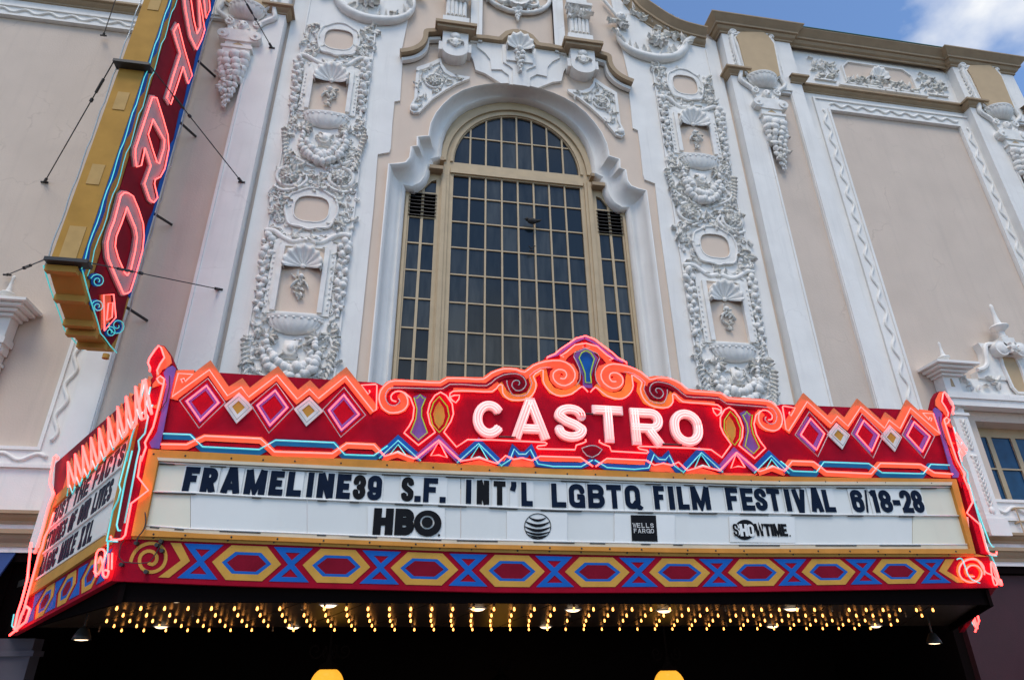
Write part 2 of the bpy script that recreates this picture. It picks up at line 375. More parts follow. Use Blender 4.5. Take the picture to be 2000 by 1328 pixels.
# ------------------------------------------------------------------ bold gothic stroke letters
def glyph(ch, W, H, w, rk=0.30):
    a = w / 2; R, T, B, Mi = W - a, H - a, a, H * 0.5
    r = min(W, H) * rk; q = min(r * 0.95, (W - w) / 2 * .999, (H - w) / 2 * .999)
    def bowl(x0, x1, y0, y1, rr): # open to the left
        return [(x0, y1)] + arc(x1 - rr, y1 - rr, rr, rr, 90, 0, 5) + arc(x1 - rr, y0 + rr, rr, rr, 0, -90, 5) + [(x0, y0)]
    oval = arc(R - q, T - q, q, q, 0, 90, 5) + arc(a + q, T - q, q, q, 90, 180, 5) + arc(a + q, B + q, q, q, 180, 270, 5) + arc(R - q, B + q, q, q, 270, 360, 5)
    st = [(a, 0), (a, H)]
    if ch == 'O' or ch == '0': return [oval + [oval[0]]]
    if ch == 'Q': return [oval + [oval[0]], [(W * 0.52, H * 0.28), (W * 1.06, -H * 0.02)]]
    if ch == 'I': return [[(W / 2, 0), (W / 2, H)]]
    if ch == '1': return [[(W - a, 0), (W - a, H)], [(0, H * 0.82), (W - a, T)]]
    if ch == 'F': return [st, [(0, T), (W, T)], [(0, H * .52), (W * .86, H * .52)]]
    if ch == 'E': return [st, [(0, T), (W, T)], [(0, Mi), (W * .88, Mi)], [(0, B), (W, B)]]
    if ch == 'L': return [st, [(0, B), (W, B)]]
    if ch == 'T': return [[(W / 2, 0), (W / 2, H)], [(0, T), (W, T)]]
    if ch == 'H': return [st, [(R, 0), (R, H)], [(0, Mi), (W, Mi)]]
    if ch == 'N': return [st, [(R, 0), (R, H)], [(a, H), (R, 0)]]
    if ch == 'M': return [st, [(R, 0), (R, H)], [(a, H), (W / 2, H * .12), (R, H)]]
    if ch == 'A': return [[(a * .9, 0), (W / 2 - a * .25, H), (W / 2 + a * .25, H), (W - a * .9, 0)], [(W * .22, H * .27), (W * .78, H * .27)]]
    if ch == 'V': return [[(a * .9, H), (W / 2 - a * .2, 0), (W / 2 + a * .2, 0), (W - a * .9, H)]]
    if ch == 'W': return [[(a * .8, H), (W * .27, 0), (W * .5, H * .9), (W * .73, 0), (W - a * .8, H)]]
    if ch == 'X': return [[(a, 0), (W - a, H)], [(a, H), (W - a, 0)]]
    if ch == 'K': return [st, [(a, H * .38), (R, H)], [(W * .38, H * .55), (R, 0)]]
    if ch == 'U': return [[(a, H)] + arc(a + q, B + q, q, q, 180, 270, 5) + arc(R - q, B + q, q, q, 270, 360, 5) + [(R, H)]]
    if ch == 'J': return [[(R, H)] + arc(R - q, B + q, q, q, 0, -90, 5) + arc(a + q, B + q, q, q, 270, 180, 5) + [(a, H * .4)]]
    if ch == 'R': return [st, bowl(0, R, H * .46, T, min(q, (T - H * .46) / 2)), [(W * .5, H * .46), (R, 0)]]
    if ch == 'P': return [st, bowl(0, R, H * .44, T, min(q, (T - H * .44) / 2))]
    if ch == 'B': return [st, bowl(0, R * .97, H * .52, T, (T - H * .52) / 2), bowl(0, R, B, H * .52, (H * .52 - B) / 2)]
    if ch == 'D': return [st, bowl(0, R, B, T, q)]
    if ch == 'C' and rk > .4: return [arc(W / 2, H / 2, (W - w) / 2, (H - w) / 2, 34, 326, 22)]
    if ch == 'C': return [[(R, H * .66)] + arc(R - q, T - q, q, q, 0, 90, 5) + arc(a + q, T - q, q, q, 90, 180, 5) + arc(a + q, B + q, q, q, 180, 270, 5) + arc(R - q, B + q, q, q, 270, 360, 5) + [(R, H * .34)]]
    if ch == 'G': return [[(R, H * .66)] + arc(R - q, T - q, q, q, 0, 90, 5) + arc(a + q, T - q, q, q, 90, 180, 5) + arc(a + q, B + q, q, q, 180, 270, 5) + arc(R - q, B + q, q, q, 270, 360, 5) + [(R, H * .46), (W * .52, H * .46)], [(R, 0), (R, H * .4)]]
    if ch == 'S':
        k = min(q, (T - Mi) / 2)
        return [[(R, H * .68)] + arc(R - q, T - k, q, k, 0, 90, 5) + arc(a + q, T - k, q, k, 90, 180, 5) + [(a, Mi + k * .9), (a + q * .6, Mi + k * .25), (R - q * .6, Mi - k * .25), (R, Mi - k * .9)] + arc(R - q, B + k, q, k, 0, -90, 5) + arc(a + q, B + k, q, k, 270, 180, 5) + [(a, H * .32)]]
    if ch == '3':
        k = (T - Mi) / 2
        return [[(a, H * .70)] + arc(a + q, T - k, q, k, 180, 90, 4) + arc(R - q, T - k, q, k, 90, -90, 8) + [(W * .4, Mi)], [(W * .4, Mi)] + arc(R - q, B + k, q, k, 90, -90, 8) + arc(a + q, B + k, q, k, 270, 180, 4) + [(a, H * .30)]]
    if ch in '69':
        k = min(q, H * .15)
        p = [(R, H * .70)] + arc(R - q, T - k, q, k, 0, 90, 5) + arc(a + q, T - k, q, k, 90, 180, 5) + arc(a + q, B + k, q, k, 180, 270, 5) + arc(R - q, B + k, q, k, 270, 360, 5) + [(R, H * .42)] + arc(R - q, H * .58 - k, q, k, 0, 90, 5) + [(a, H * .58)]
        return [p if ch == '6' else [(W - x, H - y) for x, y in p]]
    if ch == '8':
        k = (T - Mi) / 2
        o1 = arc(W / 2, Mi + k, (R - a) / 2 * .96, k, 0, 360, 18); o2 = arc(W / 2, B + k, (R - a) / 2, k, 0, 360, 18)
        return [o1, o2]
    if ch == '2':
        k = min(q, H * .15)
        return [[(a, H * .68)] + arc(a + q, T - k, q, k, 180, 90, 5) + arc(R - q, T - k, q, k, 90, 0, 5) + [(R, H * .62), (R * .9, H * .5), (a, B * 1.1), (a, B)], [(0, B), (W, B)]]
    if ch == '/': return [[(W * .1, 0), (W * .9, H)]]
    if ch == '-': return [[(0, H * .44), (W, H * .44)]]
    if ch == '.': return [[(W / 2, 0), (W / 2, w * .95)]]
    if ch == "'": return [[(W / 2, H), (W / 2, H * .82), (W * .2, H * .62)]]
    return []
def glyph_polys(ch, x, z, W, H, w, rk=0.30):
    o = []
    for s in glyph(ch, W, H, w, rk):
        cl = len(s) > 3 and abs(s[0][0] - s[-1][0]) + abs(s[0][1] - s[-1][1]) < 1e-6
        if len(s) > 5:      # curved strokes: butt-ended segments with round joints
            for i in range(len(s) - 1):
                if math.hypot(s[i + 1][0] - s[i][0], s[i + 1][1] - s[i][1]) > 1e-5: o += strokes(s[i:i + 2], w)
            for q in (s if cl else s[1:-1]): o.append([(q[0] + w * .5 * math.cos(k * .5236), q[1] + w * .5 * math.sin(k * .5236)) for k in range(12)])
        else: o += strokes(s[:-1] if cl else s, w, cl)
    return [[(x + a, z + b) for a, b in P] for P in o]

# ================================================================== SETTING: street
mb = MB(); mb.box((-400, -400, -0.3), (400, -8.2, -0.004)); structure(mb.build('street', ASPH))
mb = MB(); mb.box((-60, -8.2, -0.3), (60, 6.0, 0.13)); structure(mb.build('pavement', PAVE))
mb = MB(); mb.box((-400, 6.0, -0.3), (400, 400, -0.008)); structure(mb.build('ground', PAVE))

# ================================================================== THEATRE BUILDING
bld = thing('theatre_building', 'ornate white and beige stucco theatre facade with tall arched window', 'building', (XC, 0, 0.13))
idt = None
SIDES = ((None, 1), (mir, -1))
ZB, ZT = 4.05, 19.35          # foot and head of the stucco front
PG = -0.40                    # depth of the window joinery

# ---- relief vocabulary (all real, raised plaster)
def P3(x, z, p): return Vector((x, -p, z))
def leaf(mb, x, z, p, ang, L, w, h=0.05, curl=0.0, mi=0):
    ca, sa = math.cos(ang), math.sin(ang); rows = []
    for i in range(5):
        t = i / 4; a = ang + curl * t
        cx = x + L * t * math.cos(a); cz = z + L * t * math.sin(a)
        hw = w * math.sin(math.pi * min(1, 0.12 + t * 0.88)) * (1 - 0.25 * t)
        nx, nz = -math.sin(a), math.cos(a)
        rows.append([P3(cx + nx * hw, cz + nz * hw, p), P3(cx + nx * hw * .5, cz + nz * hw * .5, p + h * (0.8 + .6 * t)),
                     P3(cx, cz, p + h * (0.35 + .7 * t)), P3(cx - nx * hw * .5, cz - nz * hw * .5, p + h * (0.8 + .6 * t)), P3(cx - nx * hw, cz - nz * hw, p)])
    mb.grid(rows, mi)
def cord(mb, pts, r, p, n=5, mi=0, sm=3):
    pts = smooth([(a[0], a[1], 0) for a in pts], sm) if sm else [Vector((a[0], a[1], 0)) for a in pts]
    mb.tube([P3(q.x, q.y, p) for q in pts], r, n, mi=mi)
def rosette(mb, x, z, p, R):
    for ring, (k, rr, hh) in enumerate(((9, 1.0, .05), (6, .62, .09))):
        for i in range(k):
            a = 2 * math.pi * (i + ring * .5) / k
            leaf(mb, x + R * .15 * math.cos(a), z + R * .15 * math.sin(a), p + ring * R * .18, a, R * rr * .85, R * .26, R * .32, .35)
    mb.ball((x, -p - R * .3, z), R * .24, n=8, m=5)
def shell_mesh(mb, x, z, p, W, H, n=9, d=0.14, spread=112):
    rows = []
    for i in range(7):
        t = i / 6; row = []
        for j in range(n * 4 + 1):
            u = j / (n * 4); th = math.radians(-spread + 2 * spread * u)
            rib = abs(math.cos(math.pi * n * u))
            k = t * (1 + 0.07 * t * (1 - rib))
            row.append(P3(x + W * k * math.sin(th), z + H * k * math.cos(th) * (1 if abs(th) < 1.4 else 0.6), p + 0.02 + d * t ** 1.6 + (1 - rib) * 0.22 * d * (0.3 + t)))
        rows.append(row)
    rows.append([P3(v.x, v.z, p) for v in rows[-1]])
    mb.grid(rows)
    mb.ball(P3(x, z, p + .03), W * .16, sc=(1, .7, .9))
def basin_mesh(mb, x, z, p, W, H, d, n=11):
    rows = []
    for i in range(7):
        v = math.pi / 2 * i / 6; row = []
        for j in range(n * 4 + 1):
            u = j / (n * 4); a = math.pi * u; fl = 1 + 0.05 * abs(math.sin(math.pi * n * u)) * math.cos(v * .6)
            row.append(P3(x - W * math.cos(a) * math.cos(v) * fl, z - H * math.sin(v), p + 0.015 + d * math.sin(a) * math.cos(v) * fl))
        rows.append(row)
    mb.grid(rows)
    rim = []
    for (k, dz, dk) in ((1.0, 0, 0), (1.05, .012, .01), (1.10, .05, .03), (1.10, .085, .03), (0.9, .085, 0), (0.0, .085, 0)):
        rim.append([P3(x - W * k * math.cos(math.pi * j / 24), z + dz, p + 0.015 + (d * k + dk * 0) * math.sin(math.pi * j / 24)) for j in range(25)])
    mb.grid(rim)
    for j in range(11):
        a = math.pi * (j + .5) / 11
        mb.ball(P3(x - W * 1.06 * math.cos(a), z + .0, p + d * 1.06 * math.sin(a)), W * .085, n=6, m=4, sc=(1, .8, .8))

fruits = []
for k in range(3):
    mb = MB(); rows = []
    for i in range(7):
        th = math.pi * i / 6; rr = math.sin(th); zz = -math.cos(th)
        if k == 1: rr *= 1 - .3 * (zz > 0) * zz; zz *= 1.18
        if k == 2: rr *= 1.06; zz = zz * .86 + (0.12 if i == 6 else 0)
        rows.append([Vector((rr * math.cos(2 * math.pi * j / 9), rr * math.sin(2 * math.pi * j / 9), zz)) for j in range(9)])
    mb.grid(rows, closed=True)
    fruits.append(mb.data('fruit', RELIEF, True))
def fruit(parent, x, z, p, r, side, name='fruit'):
    v = P3(x, z, p)
    if side: v = side(v)
    s = r * random.uniform(.88, 1.12)
    return inst(name, random.choice(fruits), parent, v, (s * random.uniform(.85, 1.1), s * .8, s * random.uniform(.9, 1.2)), (random.uniform(-.6, .6), random.uniform(-.7, .7), random.uniform(0, 6)))

# ---- main walls
gable = [(-12.5, ZB), (18.05, ZB), (18.05, 19.2), (7.95, 19.2), (7.55, 18.95), (7.15, 19.1), (6.65, 19.5), (6.1, 19.9), (5.6, 20.6), (5.2, 21.4), (-.36, 21.4), (-.76, 20.6), (-1.26, 19.9), (-1.81, 19.5), (-2.31, 19.1), (-2.71, 18.95), (-3.11, 19.2), (-12.5, 19.2)]
def zf(px, py, p=0): return fx(px, py, p).z
def xf(px, py, p=0): return fx(px, py, p).x
# window opening outline, left half from the jamb foot to the crown (on the joinery plane)
inn = [fx(*q, -0.3) for q in C(740, 0, 3.32, "165,1328 165,1225 230,1240 280,1215 310,1180 330,1130 335,1095 350,1080 352,1060 405,1045 405,1000 415,920 440,840 475,785 520,740 575,705 640,680 700,662 770,650 840,647")]
outl = [fx(*q, 0.12) for q in C(740, 0, 3.32, "35,1328 50,1060 120,1058 170,1050 195,1020 200,985 205,950 245,945 245,885 320,878 322,855 333,800 365,735 410,680 470,625 540,585 620,560 690,547 770,541 840,541")]
foot = 5.2
inn[0] = Vector((inn[0].x, inn[0].y, foot)); outl[0] = Vector((outl[0].x, outl[0].y, foot))
inn[1].x = inn[0].x; outl[1].x = outl[0].x
apx_i = Vector((XC, inn[0].y, inn[-1].z + .012)); apx_o = Vector((XC, outl[0].y, outl[-1].z + .012))
open_half = [(a.x + (b.x - a.x) * .1, a.z + (b.z - a.z) * .1 * (i > 0)) for i, (a, b) in enumerate(zip(outl, inn))]
opening = open_half + [(XC, apx_o.z)] + [(2 * XC - a, b) for a, b in reversed(open_half)]
RW = (xf(1904, 822, 0), zf(1904, 822, 0))              # small right-hand window: top left corner
rw0, rwt, rwb, rw1 = RW[0], RW[1], 4.62, RW[0] + 2.6
holes = [opening, [(rw0, rwb), (rw1, rwb), (rw1, rwt), (rw0, rwt)], [(2 * XC - rw1, rwb), (2 * XC - rw0, rwb), (2 * XC - rw0, rwt), (2 * XC - rw1, rwt)]]
wall = MB()
flat(wall, [gable], lambda u, v: Vector((u, 0, v)), (0, 0.55, 0), holes)
wall = wall.build('wall', BEIGE, bld)
mb = MB(); mb.box((-12.4, 0.56, ZB), (18.0, 14, 18.9)); mb.build('auditorium_block', BEIGE, bld)

# ---- centre bay: peach field, white border plates with stepped edge
cl, cr = xf(463, 560, 0), 2 * XC - xf(463, 560, 0)
mb = MB()
flat(mb, [[(cl, ZB + .1), (cr, ZB + .1), (cr, 18.9), (6.3, 19.5), (5.3, 20.9), (2 * XC - 5.3, 20.9), (2 * XC - 6.3, 19.5), (cl, 18.9)]],
     lambda u, v: Vector((u, -0.012, v)), (0, 0.008, 0), [opening])
mb.build('plaster_field', PEACH, bld)
edge = [fx(*q, .05) for q in C(450, 0, 3.32, "1110,330 1115,420 1100,655 1064,662 1050,800 1040,960 1030,990 955,1003 930,1328")]
edge.append(Vector((edge[-1].x + .0, 0, ZB + .12)))
for T, sg in SIDES:
    mb = MB(T)
    flat(mb, [[(cl + .01, ZB + .12), (cl + .01, 18.85), (-1.5, 19.75), (-.5, 20.6), (edge[0].x + .3, 20.6), (edge[0].x, edge[0].z)] + [(v.x, v.z) for v in edge[1:]]],
         lambda u, v: Vector((u, -0.06, v)), (0, 0.05, 0))
    mb.build('white_border_plate', WHITE, bld)

# ---- deep moulded surround of the window
for T, sg in SIDES:
    mb = MB(T)
    O = outl + [apx_o]; I = inn + [apx_i]
    # refine both paths together
    def ref(P): return P
    rows = []
    for (t, dp, k) in ((0, -.16, 0), (0, 0, 0), (.06, .035, 0), (.14, .04, 0), (.20, .0, 0), (.22, -.03, 0), (.34, -.09, 0), (.5, -.10, 0), (.66, -.08, 0), (.8, -.03, 0), (.84, .02, 0), (.93, .02, 0), (1, 0, 0)):
        row = []
        for o_, i_ in zip(O, I):
            q = o_.lerp(i_, t); q.y -= dp; row.append(q)
        rows.append(row)
    rows.append([Vector((v.x, v.y + .35, v.z)) for v in I])
    mb.grid(rows)
    mb.build('window_surround_moulding', WHITE, bld, 40)
    # tan under-mouldings at the corbel steps
    mb = MB(T)
    for a, b in ((6, 9), (9, 11)):
        q0, q1 = inn[a], inn[b]
        mb.box((min(q0.x, q1.x) - .03, inn[0].y - .12, min(q0.z, q1.z) - .07), (max(q0.x, q1.x) + .05, inn[0].y + .3, min(q0.z, q1.z) + .03))
    mb.build('corbel_fillet', TAN, bld)

# ---- big arched window
win = MB()
GX0, GX1 = 0.812, 2 * XC - 0.812
pitch = (GX1 - GX0) / 8
zr0 = zf(1000, 394, PG); rowp = .715 * 12.8 / 12.4
ztr = zf(880, 331, PG) + .03; zs = zf(886, 319, PG) + .03
ztop = zf(994, 228, PG)
ra, rb = (GX1 - GX0) / 2, ztop - zs
yj = -PG
def arcz(x, k=0.0): return zs + (rb + k) * math.sqrt(max(0, 1 - ((x - XC) / (ra + k)) ** 2))
window = MB()
# frame plate with openings: centre light, arch light, two side lights
sx0, sx1, sx2, sx3 = -0.197, 0.061, 0.14, 0.401
side_top = [zf(850, 350, PG) - .0]
fr_out = [(v.x * 12.8 / 12.7 - .12, v.z) for v in inn]
fr_out = [(inn[0].x - .1, foot)] + [(v.x - .1, v.z + .1) for v in inn[1:]]
fr_poly = fr_out + [(XC, apx_i.z + .1)] + [(2 * XC - a, b) for a, b in reversed(fr_out)]
archl = [(GX0, zs)] + [(XC + ra * math.cos(math.radians(180 - i * 6)), zs + rb * math.sin(math.radians(180 - i * 6))) for i in range(1, 30)] + [(GX1, zs)]
stz = zr0 + .16
sideL = [(sx0, foot + .2), (sx3, foot + .2), (sx3, stz + .28), (sx2 + .14, stz + .22), (sx2, stz + .02), (sx1 - .04, stz - .12), (sx0, stz - .18)]
sideR = [(2 * XC - a, b) for a, b in sideL]
cen = [(GX0, foot + .2), (GX1, foot + .2), (GX1, ztr - .2), (GX0, ztr - .2)]
flat(window, [fr_poly], lambda u, v: Vector((u, yj, v)), (0, .16, 0), [archl, sideL, sideR, cen])
window = window.build('arched_window', WOOD, bld)
mb = MB()
for T, sg in SIDES:   # mullion mouldings
    mb.T = T
    xm = (sx3 + GX0) / 2
    for dx, hw, pr in ((0, .10, .05), (-.02, .05, .085)):
        mb.prism([(xm + dx - hw, yj - pr, foot), (xm + dx + hw, yj - pr, foot), (xm + dx + hw, yj - pr, ztr - .05), (xm + dx - hw, yj - pr, ztr - .05)], (0, pr + .01, 0))
    mb.prism([(sx0 - .1, yj - .045, foot), (sx0 - .04, yj - .045, foot), (sx0 - .04, yj - .045, stz - .3), (sx0 - .1, yj - .045, stz - .3)], (0, .05, 0))
mb.T = None
for k, pr, hh in ((0, .05, .06), (.09, .03, .035)):
    mb.prism([(GX0 - .08, yj - pr, ztr - .1 + k - hh), (GX1 + .08, yj - pr, ztr - .1 + k - hh), (GX1 + .08, yj - pr, ztr - .1 + k + hh), (GX0 - .08, yj - pr, ztr - .1 + k + hh)], (0, pr + .01, 0))
mb.build('mullion', WOOD, window)
mb = MB()
for (k0, k1, pr) in ((.03, .10, .04), (.2, .34, .06)):
    lo = [(XC + (ra + k0) * math.cos(math.radians(a)), zs + (rb + k0) * math.sin(math.radians(a))) for a in range(180, -1, -6)]
    hi = [(XC + (ra + k1) * math.cos(math.radians(a)), zs + (rb + k1) * math.sin(math.radians(a))) for a in range(0, 181, 6)]
    mb.prism([(a, yj - pr, b) for a, b in lo + hi], (0, pr + .01, 0))
mb.build('arch_architrave', WOOD, window)
# muntins (each its own piece)
mt = .021
for i in range(1, 8):
    x = GX0 + pitch * i
    mb = MB(); mb.box((x - mt, yj + .01, foot + .2), (x + mt, yj + .075, ztr - .2)); mb.build('muntin', WOOD, window)
    mb = MB(); mb.box((x - mt, yj + .01, zs), (x + mt, yj + .075, arcz(x))); mb.build('muntin', WOOD, window)
rows = []
z = zr0
while z > foot + .3: rows.append(z); z -= rowp
for z in rows:
    mb = MB(); mb.box((GX0, yj + .02, z - mt * .8), (GX1, yj + .07, z + mt * .8)); mb.build('muntin', WOOD, window)
zup = zf(1000, 277.5, PG)
hx = ra * math.sqrt(1 - ((zup - zs) / rb) ** 2)
mb = MB(); mb.box((XC - hx, yj + .02, zup - mt * .8), (XC + hx, yj + .07, zup + mt * .8)); mb.build('muntin', WOOD, window)
for T, sg in SIDES:
    xm = (sx1 + sx2) / 2
    mb = MB(T); mb.box((xm - .03, yj + .01, foot + .2), (xm + .03, yj + .075, stz + .1)); mb.build('muntin', WOOD, window)
    for z in rows:
        mb = MB(T); mb.box((sx0, yj + .02, z - mt * .8 + .03), (sx3, yj + .07, z + mt * .8 + .03)); mb.build('muntin', WOOD, window)
# panes: every light its own thin sheet, each bedded a hair differently
def pane(poly, parent=window, m=GLASS, y=None, flip=None):
    y = yj + .05 if y is None else y
    cx = sum(a for a, b in poly) / len(poly); cz = sum(b for a, b in poly) / len(poly)
    tx, tz = random.gauss(0, .008), random.gauss(0, .008)
    mb = MB(flip)
    mb.prism([(a, y + (a - cx) * tx + (b - cz) * tz, b) for a, b in poly], (0, .006, 0), back=True)
    return mb.build('pane', m, parent)
zz = [ztr - .2] + rows + [foot + .2]
for i in range(8):
    x0, x1 = GX0 + pitch * i, GX0 + pitch * (i + 1)
    for a, b in zip(zz[:-1], zz[1:]):
        pane([(x0, b), (x1, b), (x1, a), (x0, a)])
    for lo, hi in ((zs, zup), (zup, 99)):
        n = 6; top = [(x0 + (x1 - x0) * k / n, min(hi, arcz(x0 + (x1 - x0) * k / n))) for k in range(n + 1)]
        if max(t[1] for t in top) <= lo + .02: continue
        top = [(a, max(b, lo)) for a, b in top]
        pane([(x0, lo), (x1, lo)] + top[::-1])
VZ0, VZ1 = rows[1] + .05, rows[0] - .73 + .72
for T, sg in SIDES:
    for x0, x1 in ((sx0, (sx1 + sx2) / 2), ((sx1 + sx2) / 2, sx3)):
        zc = [stz - .15 if x0 < 0 else stz + .2] + [z + .03 for z in rows] + [foot + .2]
        for k, (a, b) in enumerate(zip(zc[:-1], zc[1:])):
            if k == 1: continue
            pane([(x0, b), (x1, b), (x1, a), (x0, a)], flip=T)
    # louvred vent
    v0, v1 = rows[1] + .03, rows[0] + .03
    mb = MB(T); mb.box((sx0 - .03, yj + .03, v0), (sx3 + .03, yj + .06, v1 - .01)); vent = mb.build('vent', BLACK, window)
    for k in range(7):
        z = v0 + (v1 - v0) * (k + .5) / 7
        mb = MB(T); mb.prism([(sx0 - .03, yj - .035, z - .03), (sx3 + .03, yj - .035, z - .03), (sx3 + .03, yj + .03, z + .03), (sx0 - .03, yj + .03, z + .03)], (0, .004, .012), back=True)
        mb.build('vent_slat', DARK, window)

# ---- ornate vertical panels either side of the window
def q3(px, py): v = fx(px, py, .1); return v.x, v.z
for T, sg in SIDES:
    pl0, pl1 = xf(495.8, 569, .06) + .02, xf(676, 560, .06)
    mb = MB(T); mb.prism([(pl0, -.085, ZB + .3), (pl1, -.085, ZB + .3), (pl1, -.085, 18.4), (pl0, -.085, 18.4)], (0, .03, 0))
    for e_ in (pl0, pl1 - .035): mb.box((e_, -.115, ZB + .3), (e_ + .035, -.08, 18.4))
    pan = mb.build('ornament_panel', WHITE, bld)
    p0 = .085
    rel = MB(T)
    def zone(px0, py0, px1, py1, n, L=.2, wd=.05):
        for _ in range(n):
            a = random.random(); b = random.random()
            x, z = q3(px0 + (px1 - px0) * a, py0 + (py1 - py0) * b)
            x += 0
            leaf(rel, x, z, p0, random.uniform(0, 6.28), L * random.uniform(.6, 1.2), wd * random.uniform(.8, 1.5), random.uniform(.04, .09), random.uniform(-1.3, 1.3))
    def qzone(quad, n, L=.2, wd=.045):
        for _ in range(n):
            a, b = random.random(), random.random()
            (ax, ay), (bx, by), (cx, cy), (dx, dy) = quad
            px = (ax * (1 - a) + bx * a) * (1 - b) + (dx * (1 - a) + cx * a) * b
            py = (ay * (1 - a) + by * a) * (1 - b) + (dy * (1 - a) + cy * a) * b
            x, z = q3(px, py)
            if random.random() < .22:
                cord(rel, spiral(x, z, L * .32, L * .06, random.uniform(0, 360), random.choice((-1.2, 1.2)), 10), .018, p0 + .03, 5, sm=0)
            elif random.random() < .2: rel.ball(P3(x, z, p0 + .03), random.uniform(.03, .06), n=6, m=4)
            else: leaf(rel, x, z, p0, random.uniform(0, 6.28), L * random.uniform(.6, 1.2), wd * random.uniform(.8, 1.5), random.uniform(.05, .1), random.uniform(-1.3, 1.3))
    # cartouches
    for (cx, cy, ow, oh, iw, ih) in ((662, 80, 42, 30, 31, 21), (608.8, 410, 53, 38, 37, 27)):
        x, z = q3(cx, cy); xs = abs(q3(cx + 10, cy)[0] - x) / 10; zs_ = abs(q3(cx, cy + 10)[1] - z) / 10
        a_, b_, c_, d_ = ow * xs, oh * zs_, iw * xs, ih * zs_
        pts = [(x - a_ * .62, z + b_ * .8), (x - a_ * .3, z + b_ * 1.02), (x, z + b_ * 1.08), (x + a_ * .3, z + b_ * 1.02), (x + a_ * .62, z + b_ * .8), (x + a_ * .85, z + b_ * .62), (x + a_ * .98, z), (x + a_ * .85, z - b_ * .62), (x + a_ * .7, z - b_ * .88), (x + a_ * .3, z - b_ * .95), (x, z - b_ * 1.05), (x - a_ * .3, z - b_ * .95), (x - a_ * .7, z - b_ * .88), (x - a_ * .85, z - b_ * .62), (x - a_ * .98, z), (x - a_ * .85, z + b_ * .62)]
        sm_ = [(v.x, v.y) for v in smooth([(a, b, 0) for a, b in pts], 3, True)]
        inner = [(v.x, v.y) for v in smooth([(x + c_ * math.cos(t * math.pi / 8) * (1 - .06 * math.cos(t * math.pi / 2)), z + d_ * math.sin(t * math.pi / 8) * (1 - .06 * math.cos(t * math.pi / 2)), 0) for t in range(16)], 2, True)]
        mb = MB(T); flat(mb, [sm_], lambda u, v: P3(u, v, p0 + .05), (0, .05, 0), [inner])
        mb.tube([P3(u, v, p0 + .055) for u, v in sm_], .026, 6, True)
        mb.tube([P3(x + (u - x) * 1.0, z + (v - z) * 1.0, p0 + .05) for u, v in inner], .018, 5, True)
        cart = mb.build('cartouche', RELIEF, bld, 40)
        mb = MB(T); flat(mb, [inner], lambda u, v: P3(u, v, p0 + .012), (0, .01, 0)); mb.build('cartouche_field', PEACH, cart)
        for s_ in (-1, 1):
            qz = [(cx + s_ * ow * 1.0 - (cy - 80 < 0) * 0, cy - oh), (cx + s_ * ow * 1.65, cy - oh), (cx + s_ * ow * 1.55, cy + oh), (cx + s_ * ow * .95, cy + oh)]
            qz = [(a - (b - cy) * .18, b) for a, b in qz]
            qzone(qz, 30, .2, .05)
    # straps
    for pts in (C(450, 0, 3.32, "448,362 500,372 560,408 610,428 660,420 700,420 760,432 830,392 880,388 912,404"), C(430, 380, 3.495, "302,252 370,255 430,300 500,330 560,318 620,320 690,338 780,292 840,280 888,292")):
        mb = MB(T); cord(mb, [q3(*q) for q in pts], .065, p0 + .03, 6); mb.build('strap_scroll', RELIEF, bld, True)
        mid = pts[len(pts) // 2]
        qzone([(mid[0] - 25, mid[1] - 9), (mid[0] + 25, mid[1] - 5), (mid[0] + 25, mid[1] + 3), (mid[0] - 25, mid[1] - 2)], 12, .16)
    # niches
    for (tl, tr, br, bl_, sh, shw, shh, bas0, bas1, bbot, pend) in (
        ((614, 141.6), (682, 150.6), (673, 223), (607, 217), (650, 161), 33, 27, (593, 224), (683, 232), 256, (644, 175, 208)),
        ((556, 490), (631.7, 494.5), (618.8, 614), (541.6, 609), (592, 522), 38, 34, (524.4, 615), (631.7, 628), 660, (587, 540, 588))):
        quad = [q3(*tl), q3(*tr), q3(*br), q3(*bl_)]
        ix0, ix1 = (quad[0][0] + quad[3][0]) / 2, (quad[1][0] + quad[2][0]) / 2; iz0, iz1 = (quad[2][1] + quad[3][1]) / 2, (quad[0][1] + quad[1][1]) / 2 + .1
        b1, b2 = .12, .26
        mb = MB(T)
        topc = [(ix0 - b2, iz1 + .12)] + [(ix0 - b2 + (ix1 - ix0 + 2 * b2) * k / 10, iz1 + .12 + .24 * math.sin(math.pi * k / 10)) for k in range(1, 10)] + [(ix1 + b2, iz1 + .12)]
        flat(mb, [[(ix0 - b2, iz0 - .05), (ix1 + b2, iz0 - .05)] + topc[::-1]], lambda u, v: P3(u, v, p0 + .05), (0, .05, 0), [[(ix0 - .02, iz0), (ix1 + .02, iz0), (ix1 + .02, iz1), (ix0 - .02, iz1)]])
        for s_, xx in ((-1, ix0 - .02), (1, ix1 + .02)):
            mb.box((min(xx, xx + s_ * .1), -p0 - .11, iz0), (max(xx, xx + s_ * .1), -p0 - .04, iz1 - .02))
        k = 0
        zc = iz0 + .1
        while zc < iz1 - .1:
            for xx in (ix0 - b2 + .05, ix1 + b2 - .05): mb.ball(P3(xx, zc, p0 + .055), .026, n=5, m=3, sc=(1, .8, 1.5))
            zc += .13
        nich = mb.build('niche_frame', RELIEF, bld)
        mb = MB(T); mb.prism([P3(ix0 - .02, iz0, p0 + .01), P3(ix1 + .02, iz0, p0 + .01), P3(ix1 + .02, iz1, p0 + .01), P3(ix0 - .02, iz1, p0 + .01)], (0, .008, 0)); mb.build('niche_field', PEACH, nich)
        x, z = q3(*sh); x = (ix0 + ix1) / 2; xs = abs(q3(sh[0] + 10, sh[1])[0] - q3(*sh)[0]) / 10; zs_ = abs(q3(sh[0], sh[1] - 10)[1] - z) / 10
